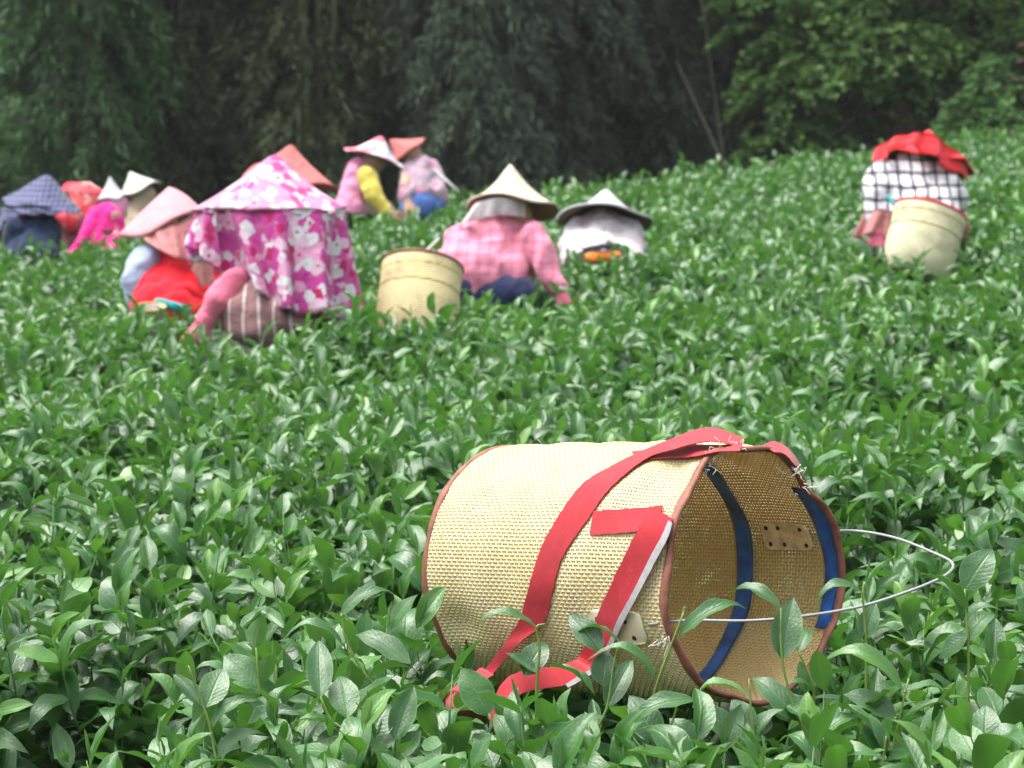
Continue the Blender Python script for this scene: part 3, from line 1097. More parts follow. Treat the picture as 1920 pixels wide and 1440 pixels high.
def hat_mesh(name, Hf, mat, parent, under=None, peak=0.35, nseg=48, ruffle=0.0, seed=0, bend=0.0, rf=7):
    """conical hat; peak: how concave the cone is between the pointed crown and the flat brim"""
    base, s, w, n, av, Rr = Hf
    V, F = [], []
    nr = 14
    for layer in (0, 1):
        for i in range(nr + 1):
            t = i / nr
            t_ = math.sqrt(t * t + 0.0036) - 0.06 * (1 - t)
            hz = max(0.0, 1 - t_) ** (1.0 + peak) * (1 - 0.03 * (1 - t)) * (1 + 0.06 * math.sin(t * 5 + seed) * (1 - t))
            for k in range(nseg):
                an = 2 * math.pi * k / nseg
                r_ = Rr * t * (1 + ruffle * math.sin(rf * an + seed) * t + 0.028 * math.sin(2 * an + seed) * t) - layer * 0.003
                z_ = (ruffle * 0.35 * Rr * math.sin((rf - 2) * an + seed * 2) * t * t) + bend * t * t * math.cos(an * 2 + seed) + 0.010 * math.sin(3 * an + seed) * t * t + 0.004 * math.sin(5 * an + 2 * seed) * t - layer * (0.010 if i else 0.02)
                V.append(base + av * hz + n * z_ + s * math.cos(an) * max(r_, 0.002) + w * math.sin(an) * max(r_, 0.002))
    st = (nr + 1) * nseg
    for i in range(nr):
        for k in range(nseg):
            a, b, c, d = i * nseg + k, i * nseg + (k + 1) % nseg, (i + 1) * nseg + (k + 1) % nseg, (i + 1) * nseg + k
            F.append((a, b, c, d)); F.append((st + a, st + d, st + c, st + b))
    for k in range(nseg):
        a = nr * nseg + k; b = nr * nseg + (k + 1) % nseg
        F.append((a, b, st + b, st + a))
    o = mesh_obj(name, V, F, mat, parent)
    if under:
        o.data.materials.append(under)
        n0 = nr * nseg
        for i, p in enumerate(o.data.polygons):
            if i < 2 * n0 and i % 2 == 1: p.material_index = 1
    return o


def curtain(name, top, bottom, mat, parent, folds=6, depth=0.02, rows=12, cols=60, seed=0, th=0.003):
    """hanging cloth between a top line and a bottom line (lists of world points), with vertical folds"""
    T = smooth_path(top, 8); B = smooth_path(bottom, 8)

    def samp(A, t):
        x = t * (len(A) - 1); i = min(int(x), len(A) - 2); f = x - i
        return Vector(A[i] * (1 - f) + A[i + 1] * f)
    V, F = [], []
    for layer in (0, 1):
        for i in range(rows + 1):
            t = i / rows
            for k in range(cols + 1):
                c = k / cols
                a, b = samp(T, c), samp(B, c)
                p = a.lerp(b, t)
                side = (samp(T, min(1, c + 0.03)) - samp(T, max(0, c - 0.03))).normalized()
                nrm = side.cross((b - a).normalized()).normalized()
                f = math.sin(c * folds * 6.28 + seed + 0.8 * math.sin(c * 9 + seed)) * (0.25 + 0.75 * t) + 0.35 * math.sin(c * folds * 13.1 + seed * 2) * t
                V.append(p + nrm * (f * depth - layer * th))
    st = (rows + 1) * (cols + 1)
    for i in range(rows):
        for k in range(cols):
            a = i * (cols + 1) + k
            F.append((a, a + 1, a + cols + 2, a + cols + 1)); F.append((st + a, st + a + cols + 1, st + a + cols + 2, st + a + 1))
    for k in range(cols):
        for i in (0, rows):
            a = i * (cols + 1) + k
            F.append((a, a + 1, st + a + 1, st + a))
    for i in range(rows):
        for k in (0, cols):
            a = i * (cols + 1) + k
            F.append((a, a + cols + 1, st + a + cols + 1, st + a))
    return mesh_obj(name, V, F, mat, parent)


def make_person(d, label, group, pel, chest, Hf, side, arms, shirt, trousers, scarf=None, sleeve=None, glove=None, vest=False, hem=0.04, sh_w=0.14, hip_w=0.09, girth=1.0, fold=0.019, seed=1, gap=0.26, arm_r=1.0, flare=0.0, head_drop=0.05, skew=0.0):
    """joints are (u, v, extra depth) in photograph pixels at about d metres; side = unit vector across the shoulders"""
    Q = lambda j: P(j[0], j[1], d + (j[2] if len(j) > 2 else 0))
    pel, chest = Q(pel), Q(chest)
    hb, hax = Hf[0], Hf[3]
    head = hb - hax * head_drop
    neck = chest.lerp(head - hax * 0.09, 0.55)
    side = Vector(side).normalized()
    gz = float(ground_z(np.array(pel.x), np.array(pel.y)))
    root = empty('person', (pel.x, pel.y, gz))
    tag(root, label, 'person', group)
    GAPS.append((pel.x, pel.y, gap))
    g_ = girth
    shL, shR = chest - side * sh_w, chest + side * sh_w
    hpL, hpR = pel - side * hip_w, pel + side * hip_w
    mid = pel.lerp(chest, 0.5)
    torso = [(hpL, 0.085 * g_, hpR, 0.085 * g_), (shL, 0.05 * g_, shR, 0.05 * g_), (pel, 0.11 * g_, chest, 0.085 * g_), (hpL, 0.08 * g_, shL, 0.05 * g_), (hpR, 0.08 * g_, shR, 0.05 * g_), (chest, 0.07, neck, 0.055)]
    fwd = side.cross(Vector((0, 0, 1)))
    if fwd.y < 0: fwd = -fwd
    legs, feet = [], []
    for h_, sg in ((hpL, -1), (hpR, 1)):
        kn = Vector((h_.x + side.x * sg * 0.01, h_.y + side.y * sg * 0.01, gz + (h_.z - gz) * 0.52)) + fwd * 0.05
        an = Vector((h_.x, h_.y, gz + 0.07)) - fwd * 0.03
        legs += [(h_, 0.078 * g_, kn, 0.058), (kn, 0.056, an, 0.038)]
        feet += [(an, 0.04, an + fwd * 0.13 - Vector((0, 0, 0.035)), 0.034)]
    armc, slv, hands, gl = [], [], [], []
    for (a0, a1, a2) in arms:
        s_ = Q(a0); e_ = Q(a1); w_ = Q(a2)
        armc += [(s_, 0.052, e_, 0.040), (e_, 0.038, w_, 0.026)]
        slv += [(s_, 0.062 * arm_r, e_, 0.052 * arm_r), (e_, 0.051 * arm_r, w_.lerp(e_, 0.08), 0.036 * arm_r)]
        hd = (w_ - e_).normalized()
        sd = hd.cross(Vector((0, 1, 0))).normalized()
        pm = w_ + hd * 0.07
        hands += [(w_, 0.025, pm, 0.028), (w_ + sd * 0.012, 0.02, pm + sd * 0.022, 0.02), (w_ - sd * 0.012, 0.02, pm - sd * 0.022, 0.02)]
        for q, ln in ((-1.5, 0.055), (-0.5, 0.068), (0.5, 0.072), (1.5, 0.062)):
            b0 = pm + sd * q * 0.02
            k1 = b0 + hd * ln * 0.55 + sd * q * 0.006
            hands += [(b0, 0.0115, k1, 0.010), (k1, 0.010, k1 + (hd * 0.75 - Vector((0, 0, 0.6))).normalized() * ln * 0.5, 0.0085)]
        tb = w_ + hd * 0.02 + sd * 0.025
        hands += [(tb, 0.013, tb + (hd + sd * 0.8).normalized() * 0.055, 0.010)]
        gl += [(w_.lerp(e_, 0.25), 0.040, w_, 0.033)]
    # head with a face: nose, brow, chin, ears
    hf = (fwd * 0.7 + Vector((0, 0, -0.5))).normalized()
    hu = (head - neck).normalized()
    hd_ = [(neck.lerp(chest, 0.25), 0.052, head, 0.055), (head - hu * 0.03 + hf * 0.02, 0.066, head + hu * 0.03, 0.08), (head - hu * 0.07 + hf * 0.05, 0.03, head + hf * 0.04, 0.06),
           (head + hf * 0.09, 0.012, head + hf * 0.11 - hu * 0.02, 0.014), (head - side * 0.085, 0.016, head - side * 0.088 - hu * 0.03, 0.012), (head + side * 0.085, 0.016, head + side * 0.088 - hu * 0.03, 0.012)]
    body = fuse('body', torso + legs + feet + armc + hands + hd_, M_SKIN, root, 0.011, 2)
    # garments
    grow = lambda cs, e: [(a, ra + e, b, rb + e) for a, ra, b, rb in cs]
    low = (pel - chest).normalized()
    hm = pel + low * hem + side * skew
    hmL, hmR = hm - side * hip_w, hm + side * hip_w
    sg_ = 0.014 + flare
    upper = [(shL, 0.05 * g_ + .014, shR, 0.05 * g_ + .014), (hm, 0.11 * g_ + sg_, chest, 0.085 * g_ + .014), (hmL, 0.08 * g_ + sg_, shL, 0.05 * g_ + .014), (hmR, 0.08 * g_ + sg_, shR, 0.05 * g_ + .014), (chest, 0.082, neck, 0.06), (hmL, 0.085 * g_ + sg_, hmR, 0.085 * g_ + sg_)]
    fuse('vest' if vest else 'shirt', upper + ([] if (vest or sleeve) else slv), shirt, root, 0.013, 4, fold, seed)
    if vest or sleeve:
        for i in range(0, len(slv), 2):
            fuse('sleeve', slv[i:i + 2], sleeve[(i // 2) % len(sleeve)] if isinstance(sleeve, list) else sleeve, root, 0.012, 3, fold * 0.7, seed + i)
    fuse('trousers', grow([(hpL, 0.086 * g_, hpR, 0.086 * g_), (pel, 0.112 * g_, pel.lerp(chest, 0.12), 0.108 * g_)] + legs, 0.012), trousers, root, 0.014, 3, fold * 0.7, seed + 5)
    for i, f_ in enumerate(feet):
        a, ra, b, rb = f_
        fuse('boot', [(a + Vector((0, 0, 0.10)), 0.052, a, 0.05), (a, 0.05, b, 0.045)], M_BOOT, root, 0.012, 2)
    if glove:
        k_ = len(hands) // len(arms)
        for i in range(len(arms)):
            fuse('glove', grow(hands[i * k_:(i + 1) * k_], 0.004) + [gl[i]], glove, root, 0.011, 2)
    if scarf:
        fuse('headscarf', [(neck.lerp(chest, 0.3), 0.095, neck, 0.085), (neck, 0.08, head, 0.088), (head - hu * 0.02, 0.088, head + hu * 0.02, 0.09)], scarf, root, 0.012, 3, 0.006, seed + 9)
    return root


# cloths
C_PINKPLAID = plaid_mat('pink_plaid', (0.64, 0.24, 0.33), (0.58, 0.15, 0.25), 22, 0.30, soft=True)
C_CHECK = plaid_mat('white_black_check', (0.62, 0.62, 0.66), (0.025, 0.02, 0.025), 17, 0.27)
C_NAVYPLAID = plaid_mat('navy_plaid', (0.045, 0.05, 0.11), (0.22, 0.22, 0.36), 34, 0.26, soft=True)
C_FLORAL = floral_mat('magenta_floral', [(0.0, (0.60, 0.60, 0.63)), (0.24, (0.62, 0.30, 0.46)), (0.42, (0.48, 0.05, 0.28)), (0.68, (0.64, 0.44, 0.56)), (0.86, (0.42, 0.015, 0.12))], 22, bgc=(0.50, 0.09, 0.27), bgd=0.66, translucent=0.15)
C_FLORALSUN = floral_mat('sunlit_floral', [(0.0, (0.58, 0.52, 0.56)), (0.32, (0.60, 0.26, 0.42)), (0.55, (0.60, 0.46, 0.53)), (0.76, (0.50, 0.07, 0.26))], 21, bgc=(0.56, 0.22, 0.38), bgd=0.62, translucent=0.12)  # veil print made paler: sun on the hat put into the colour
C_CORALFL = floral_mat('coral_floral', [(0.0, (0.78, 0.07, 0.09)), (0.5, (0.80, 0.16, 0.16)), (0.72, (0.82, 0.46, 0.42)), (0.9, (0.62, 0.03, 0.06))], 14)
C_REDBLUE = floral_mat('red_blue_floral', [(0.0, (0.72, 0.70, 0.76)), (0.35, (0.78, 0.20, 0.26)), (0.6, (0.36, 0.44, 0.66)), (0.8, (0.80, 0.55, 0.55))], 12)
C_GREYFL = floral_mat('grey_pink_floral', [(0.0, (0.42, 0.30, 0.38)), (0.5, (0.48, 0.38, 0.44)), (0.75, (0.60, 0.24, 0.36)), (0.88, (0.40, 0.36, 0.48))], 22)
C_WHITEFL = floral_mat('white_print', [(0.0, (0.56, 0.54, 0.55)), (0.7, (0.56, 0.46, 0.49)), (0.9, (0.60, 0.40, 0.48))], 18)
C_SALMON = cloth_mat('salmon_cloth', (0.62, 0.26, 0.26), 0.12, translucent=0.2)
C_PALEPINK = cloth_mat('pale_pink_cloth', (0.66, 0.33, 0.36), 0.08, translucent=0.15)
C_CORAL = cloth_mat('coral_cloth', (0.60, 0.17, 0.16), 0.12, translucent=0.15)
C_RED = cloth_mat('red_cloth', (0.78, 0.012, 0.03), 0.12)
C_HATRED = cloth_mat('bright_red_cloth', (0.80, 0.035, 0.045), 0.3, 14)
C_PINKSL = cloth_mat('pink_cloth', (0.66, 0.16, 0.25), 0.12)
C_PINK = cloth_mat('rose_cloth', (0.78, 0.30, 0.48), 0.15)
C_YELLOW = cloth_mat('yellow_cloth', (0.75, 0.62, 0.12), 0.2)
C_GREYBLUE = cloth_mat('grey_blue_cloth', (0.36, 0.42, 0.60), 0.35, 6)
C_NAVY = cloth_mat('navy_cloth', (0.025, 0.035, 0.10), 0.3)
C_DARK = cloth_mat('dark_cloth', (0.018, 0.02, 0.03), 0.3)
C_DENIM = cloth_mat('denim_blue', (0.018, 0.035, 0.08), 0.5)
C_BLUE = cloth_mat('blue_cloth', (0.07, 0.15, 0.42), 0.25)
C_MAGENTA = cloth_mat('magenta_cloth', (0.74, 0.02, 0.24), 0.2)
C_CREAM = cloth_mat('cream_cloth', (0.52, 0.47, 0.40), 0.15)
C_BEIGE = cloth_mat('beige_cloth', (0.48, 0.38, 0.28), 0.25)
C_WHITE = cloth_mat('white_cloth', (0.80, 0.78, 0.76), 0.1)
C_MAROON = cloth_mat('maroon_cloth', (0.14, 0.03, 0.05), 0.3)
C_TEAL = cloth_mat('teal_cloth', (0.01, 0.30, 0.32), 0.15)
C_ORANGE = cloth_mat('orange_cloth', (0.85, 0.22, 0.03), 0.15)
C_STRIPE = plaid_mat('brown_stripe', (0.24, 0.13, 0.13), (0.55, 0.45, 0.44), 17, 0.18, axes=(0, 0))
C_GREYDARK = cloth_mat('charcoal_cloth', (0.05, 0.05, 0.06), 0.2)


def straw_mat(name, a, bcol):
    b = NB(name)
    oc = b.obj()
    n1 = b.noise(60, 4, 0.7, oc); n2 = b.noise(5, 3, 0.6, oc)
    col = b.ramp(b.math('ADD', b.math('MULTIPLY', n1, 0.6), b.math('MULTIPLY', n2, 0.4)), [(0.35, a), (0.65, bcol)])
    return b.done(b.bsdf(col, 0.7, 0.3, normal=b.bump(n1, 0.4, 0.004)))


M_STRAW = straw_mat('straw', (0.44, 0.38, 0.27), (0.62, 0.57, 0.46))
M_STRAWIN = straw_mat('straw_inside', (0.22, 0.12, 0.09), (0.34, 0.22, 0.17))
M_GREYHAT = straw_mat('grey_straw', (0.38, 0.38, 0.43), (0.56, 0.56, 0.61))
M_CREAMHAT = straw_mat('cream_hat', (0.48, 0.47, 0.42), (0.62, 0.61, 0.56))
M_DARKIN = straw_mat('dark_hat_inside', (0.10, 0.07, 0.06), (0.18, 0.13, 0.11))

GP = 'tea pickers bending over the bushes'


def hat_frame(d, L, R_, apex, dd, wt):
    """brim ends and apex in photograph pixels; wt: how much the far side of the brim stands higher"""
    a, b = P(L[0], L[1], d + dd), P(R_[0], R_[1], d + dd)
    base = (a + b) / 2
    s = (b - a); r = s.length / 2; s.normalize()
    w = Vector((0, 1, wt)); w = (w - s * w.dot(s)).normalized()
    n = s.cross(w).normalized()
    if n.z < 0: n = -n
    return base, s, w, n, P(apex[0], apex[1], d + dd) - base + w * 0.0, r


def make_hat(Hf, mat, under, parent, **kw):
    return hat_mesh('hat', Hf, mat, parent, under, **kw)


# 1 pink plaid shirt, straw hat (middle)
d = 11.0
H = hat_frame(d, (878, 380), (1046, 396), (957, 310), 0.24, -0.34)
p = make_person(d, 'picker in a pink plaid shirt and navy trousers under a pale straw cone hat', GP, (925, 552, 0.02), (944, 438, 0.24), H, (1, 0.2, -0.12),
                [((998, 448, 0.10), (1026, 500, 0.02), (1050, 545, 0.0)), ((862, 452, 0.18), (850, 505, 0.35), (895, 560, 0.42))], C_PINKPLAID, C_NAVY, glove=C_PINKSL, hem=-0.085, sh_w=0.115, hip_w=0.10, girth=0.95, seed=3, flare=0.030, skew=-0.08)
tag(curtain('headscarf', [P(886, 388, d + .10), P(905, 376, d + .05), P(940, 370, d + .05), P(985, 380, d + .14)], [P(858, 428, d + .12), P(888, 414, d + .06), P(940, 404, d + .06), P(985, 408, d + .14)], C_WHITEFL, p, 3, 0.009, seed=1))
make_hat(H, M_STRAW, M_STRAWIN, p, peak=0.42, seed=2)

# 2 magenta floral veil (large, left of the middle)
d = 9.8
H = hat_frame(d, (367, 388), (643, 394), (515, 292), 0.22, -0.02)
p = make_person(d, 'picker covered by a large magenta and white floral veil draped over a cone hat', GP, (500, 598, 0), (515, 480, 0.25), H, (1, 0.1, 0),
                [((438, 528, 0.0), (408, 566, -0.06), (384, 606, -0.06)), ((575, 490, 0.2), (590, 560, 0.35), (600, 600, 0.4))], C_STRIPE, C_CREAM, sleeve=C_PINKSL, glove=C_PINKSL, hem=0.0, sh_w=0.12, hip_w=0.075, seed=8, girth=0.95, arm_r=0.9, flare=0.014)
make_hat(H, C_FLORALSUN, M_STRAWIN, p, peak=0.12, ruffle=0.035, rf=11, seed=1)
hb_ = H[0]


def ringpt(c, rr, an, lift=0.004):
    return c + Vector((math.cos(an) * rr, math.sin(an) * rr, lift))


top = [ringpt(hb_, 0.283, R(a), 0.006 + 0.010 * math.sin(a * 0.09)) for a in (165, 195, 225, 250, 275, 300, 325, 350, 380)]
bot = [P(352, 470, d + .28), P(400, 500, d + .12), P(432, 512, d + .02), P(490, 548, d - .10), P(530, 580, d - .14), P(572, 588, d - .12), P(612, 590, d - .02), P(668, 594, d + .15), P(662, 560, d + .42)]
curtain('veil', top, bot, C_FLORAL, p, 6, 0.040, 16, 120, seed=3)
curtain('veil', [P(370, 392, d + .20), P(384, 396, d + .05), P(402, 400, d - .04)], [P(345, 462, d + .2), P(378, 478, d + .03), P(408, 512, d - .02)], C_FLORAL, p, 2, 0.02, 12, 30, seed=9)

# 3 pale pink hat, red vest
d = 10.6
H = hat_frame(d, (220, 443), (376, 386), (318, 345), 0.22, 0.10)
p = make_person(d, 'picker in a bright red vest with grey blue sleeve under a pale pink cone hat', GP, (335, 590, 0), (335, 490, 0.18), H, (1, 0.2, 0),
                [((276, 492, 0.1), (252, 530, 0.05), (256, 575, 0.05)), ((395, 500, 0.15), (408, 545, 0.2), (400, 590, 0.3))], C_RED, C_RED, vest=True, sleeve=[C_GREYBLUE, C_RED], hem=-0.055, sh_w=0.115, hip_w=0.085, seed=12, girth=1.0, arm_r=1.1)
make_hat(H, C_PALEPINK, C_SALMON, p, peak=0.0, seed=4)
curtain('veil', [P(266, 428, d + .14), P(290, 432, d + .06), P(330, 420, d + .02), P(368, 398, d + .10)], [P(268, 448, d + .06), P(305, 472, d - .03), P(345, 488, d - .04), P(378, 484, d + .08)], C_SALMON, p, 4, 0.012, 10, 40, seed=2)
curtain('veil', [P(346, 436, d - .04), P(366, 425, d + .0), P(386, 430, d + .06)], [P(356, 490, d - .06), P(382, 548, d - .04), P(402, 528, d + .04)], C_SALMON, p, 2, 0.012, 10, 20, seed=6)
tag(fuse('sash', [(P(296, 566, d - .12), 0.020, P(350, 582, d - .14), 0.022)], C_TEAL, p, 0.012, 2), 'teal sash at the waist')

# 4 navy plaid covered hat, leftmost
d = 15.2
H = hat_frame(d, (4, 374), (152, 392), (90, 322), 0.2, 0.0)
p = make_person(d, 'picker with a dark navy plaid cloth over the hat, nearest the field corner', GP, (60, 475, 0), (62, 428, 0.1), H, (1, -0.1, 0),
                [((28, 428, 0), (25, 455, 0.05), (45, 485, 0.1)), ((92, 428, 0.1), (98, 455, 0.15), (92, 485, 0.2))], C_DENIM, C_DARK, hem=0.02, seed=20, gap=0.3, sh_w=0.065, hip_w=0.07, girth=0.9)
make_hat(H, C_NAVYPLAID, M_DARKIN, p, peak=0.25, ruffle=0.03, seed=5)
hb_ = H[0]
top = [ringpt(hb_, 0.236, R(a), -0.01) for a in (150, 180, 215, 250, 285, 320, 345)]
bot = [P(-10, 440, d + .3), P(-2, 432, d + .15), P(22, 408, d - .02), P(60, 402, d - .06), P(100, 402, d - .04), P(135, 400, d + .02), P(148, 402, d + .1)]
curtain('veil', top, bot, C_NAVYPLAID, p, 6, 0.012, 8, 60, seed=1)

# 5 coral floral cloth behind the navy one
d = 16.6
H = hat_frame(d, (117, 350), (190, 362), (168, 342), 0.15, 0.25)
p = make_person(d, 'picker in dark maroon with a coral red patterned cloth hanging over the head', GP, (152, 470, 0), (155, 428, 0.1), H, (1, -0.3, 0),
                [((130, 418, 0), (114, 412, -0.15), (98, 408, -0.25)), ((172, 425, 0.1), (176, 450, 0.1), (172, 475, 0.1))], C_MAROON, C_MAROON, sleeve=[C_CORALFL, C_MAROON], seed=25, hem=0, head_drop=0.12, sh_w=0.075, hip_w=0.06, girth=0.8)
make_hat(H, C_CORALFL, M_DARKIN, p, peak=0.0, ruffle=0.05, seed=7)
curtain('veil', [P(118, 354, d + .05), P(150, 360, d - .05), P(188, 360, d + .05)], [P(136, 372, d + .0), P(158, 408, d - .06), P(182, 388, d + .02)], C_CORALFL, p, 2, 0.012, 8, 24, seed=1)

# 6 magenta top, pale blue hat
d = 16.3
H = hat_frame(d, (182, 374), (236, 366), (206, 332), 0.1, 0.0)
p = make_person(d, 'picker in a hot magenta top under a small pale blue and white cone hat', GP, (196, 458, 0), (198, 406, 0.06), H, (1, -0.2, 0),
                [((181, 408, 0), (166, 435, -0.05), (150, 460, -0.1)), ((214, 406, 0), (220, 432, 0), (213, 455, -0.1))], C_MAGENTA, C_MAROON, scarf=C_PINK, seed=30, hem=0, sh_w=0.05, hip_w=0.045, girth=0.85, arm_r=0.75, glove=C_MAGENTA, head_drop=0.08)
make_hat(H, M_GREYHAT, M_DARKIN, p, peak=0.3, seed=8)

# 7 cream hat, beige scarf
d = 17.4
H = hat_frame(d, (221, 380), (301, 342), (243, 321), 0.1, -0.15)
p = make_person(d, 'picker with a beige neck cloth under a cream cone hat tipped towards the trees', GP, (240, 458, 0), (238, 412, 0.06), H, (1, 0.2, 0),
                [((220, 412, 0), (214, 440, 0), (218, 465, -0.1)), ((255, 412, 0), (258, 440, 0), (252, 465, -0.1))], C_BEIGE, C_MAROON, scarf=C_BEIGE, seed=33, hem=0, sh_w=0.055, hip_w=0.05, girth=0.8, arm_r=0.8)
make_hat(H, M_CREAMHAT, M_DARKIN, p, peak=0.1, seed=3)

# 8 coral hat behind the floral one
d = 13.0
H = hat_frame(d, (459, 318), (628, 350), (546, 273), 0.12, 0.12)
p = make_person(d, 'picker hidden behind the floral veil with only a coral pink bent hat showing', GP, (556, 480, 0), (552, 415, 0.1), H, (1, 0, 0),
                [((515, 415, 0), (500, 450, 0), (505, 490, -0.1)), ((590, 415, 0), (598, 445, 0), (592, 480, -0.1))], C_CORAL, C_DARK, seed=36, sh_w=0.12)
make_hat(H, C_CORAL, C_CORAL, p, peak=0.1, seed=2, bend=0.03, ruffle=0.05, rf=5)

# 9 pink shirt with a yellow sleeve
d = 17.0
H = hat_frame(d, (646, 278), (758, 312), (716, 254), 0.03, -0.12)
p = make_person(d, 'picker in a pink shirt with a yellow lower sleeve under a red patterned hat', GP, (664, 405, 0), (680, 322, 0.05), H, (0.35, 0.9, 0),
                [((690, 328, -0.12), (700, 365, -0.16), (724, 396, -0.16)), ((685, 328, 0.12), (700, 370, 0.2), (735, 400, 0.2))], C_PINK, C_DARK, sleeve=[C_YELLOW, C_PINK], seed=40, hem=-0.05, girth=0.98, sh_w=0.10, hip_w=0.07)
make_hat(H, C_REDBLUE, M_DARKIN, p, peak=0.6, seed=6)

# 10 orange hat, blue trousers
d = 17.8
H = hat_frame(d, (737, 306), (798, 262), (732, 262), 0.12, -0.1)
p = make_person(d, 'picker with grey pink floral top and blue trousers under an orange pointed hat', GP, (795, 388, 0), (790, 318, 0.08), H, (1, 0.2, 0),
                [((768, 318, 0.1), (760, 348, -0.05), (765, 380, -0.1)), ((812, 320, 0.1), (824, 345, 0.1), (815, 375, 0)), ], C_GREYFL, C_BLUE, sleeve=[C_GREYFL, C_GREYFL], seed=44, hem=-0.09, sh_w=0.070, hip_w=0.075, girth=0.9, arm_r=0.7)
make_hat(H, C_CORAL, M_STRAWIN, p, peak=0.1, seed=1, bend=0.01)

# 11 white shirt, grey straw hat
d = 12.5
H = hat_frame(d, (1045, 408), (1223, 417), (1136, 356), 0.22, -0.42)
p = make_person(d, 'picker in a white print shirt bending away under a wide grey straw hat', GP, (1130, 500, 0), (1130, 432, 0.22), H, (1, 0, 0),
                [((1085, 436, 0.2), (1070, 465, 0.25), (1078, 496, 0.3)), ((1178, 436, 0.2), (1194, 462, 0.25), (1188, 492, 0.3))], C_WHITEFL, C_GREYDARK, seed=50, hem=-0.05, girth=0.98, sh_w=0.12, flare=0.01)
make_hat(H, M_GREYHAT, M_DARKIN, p, peak=0.6, seed=1)
tag(fuse('sash', [(P(1096, 468, d - .12), 0.014, P(1130, 462, d - .15), 0.016), (P(1130, 462, d - .15), 0.016, P(1162, 460, d - .12), 0.014)], C_GREYDARK, p, 0.010, 2), 'black belt across the back')
tag(fuse('pouch', [(P(1105, 484, d - .13), 0.026, P(1155, 480, d - .13), 0.026)], C_ORANGE, p, 0.012, 2, 0.008), 'orange pouch at the waist')

# 12 check shirt, red cloth hat (right)
d = 12.0
H = hat_frame(d, (1636, 300), (1820, 326), (1742, 242), 0.30, -0.36)
p = make_person(d, 'picker in a black and white check shirt with crumpled red cloth over the hat', GP, (1716, 425, 0), (1708, 325, 0.20), H, (1, -0.1, 0),
                [((1655, 330, 0.12), (1638, 372, 0.0), (1642, 412, -0.05)), ((1764, 330, 0.15), (1788, 370, 0.15), (1792, 410, 0.2))], C_CHECK, C_DARK, glove=C_PINKSL, seed=55, hem=-0.06, girth=1.02, sh_w=0.115, hip_w=0.10, arm_r=1.05, flare=0.01)
make_hat(H, C_HATRED, M_DARKIN, p, peak=0.1, ruffle=0.05, seed=3, rf=9)
curtain('hat_cover', [P(1636, 284, d + .28), P(1662, 264, d + .12), P(1700, 252, d + .06), P(1742, 250, d + .05), P(1780, 274, d + .1), P(1818, 304, d + .25)],
        [P(1638, 316, d + .3), P(1655, 298, d + .10), P(1690, 274, d + .03), P(1738, 288, d + .01), P(1778, 316, d + .06), P(1820, 344, d + .26)], C_HATRED, p, 5, 0.02, 6, 50, seed=2)
curtain('lower_cloth', [P(1622, 398, d - .05), P(1650, 392, d - .1), P(1672, 396, d - .1)], [P(1600, 450, d - .02), P(1632, 440, d - .1), P(1662, 446, d - .1)], C_SALMON, p, 2, 0.015, 8, 24, seed=5)
tag(fuse('strap', [(P(1664, 368, d - .13), 0.011, P(1686, 394, d - .18), 0.013)], C_TEAL, p, 0.008, 2), 'teal waist strap')


# ------------------------------------------------------------------ the yellow baskets at the waist
def tub_mat(name, color):
    b = NB(name)
    oc = b.obj()
    sep = b.n('ShaderNodeSeparateXYZ'); b.l(oc, sep.inputs[0])
    h = b.math('ADD', b.math('SINE', b.math('MULTIPLY', sep.outputs[2], 700)), b.math('SINE', b.math('MULTIPLY', sep.outputs[0], 700)))
    f = b.noise(9, 6, 0.65, oc)
    col = b.ramp(f, [(0.32, tuple(c * 0.62 for c in color)), (0.5, color), (0.7, tuple(min(0.85, c * 1.12) for c in color))])
    grime = b.ramp(b.noise(4, 6, 0.7, oc, 0.5), [(0.52, (0, 0, 0)), (0.72, (1, 1, 1))])
    col = b.mix(b.math('MULTIPLY', grime, 0.22), col, (0.24, 0.18, 0.08))
    return b.done(b.bsdf(col, 0.65, 0.3, normal=b.bump(b.math('ADD', h, b.math('MULTIPLY', b.noise(14, 3, 0.5, oc), 3)), 0.5, 0.004)))


M_YBASK = tub_mat('yellow_basket_weave', (0.68, 0.58, 0.31))
M_YBASK2 = tub_mat('pale_basket_weave', (0.64, 0.61, 0.40))
M_YRIM = plain_mat('ochre_seam', (0.42, 0.30, 0.10), 0.7, 0.3, var=0.2)


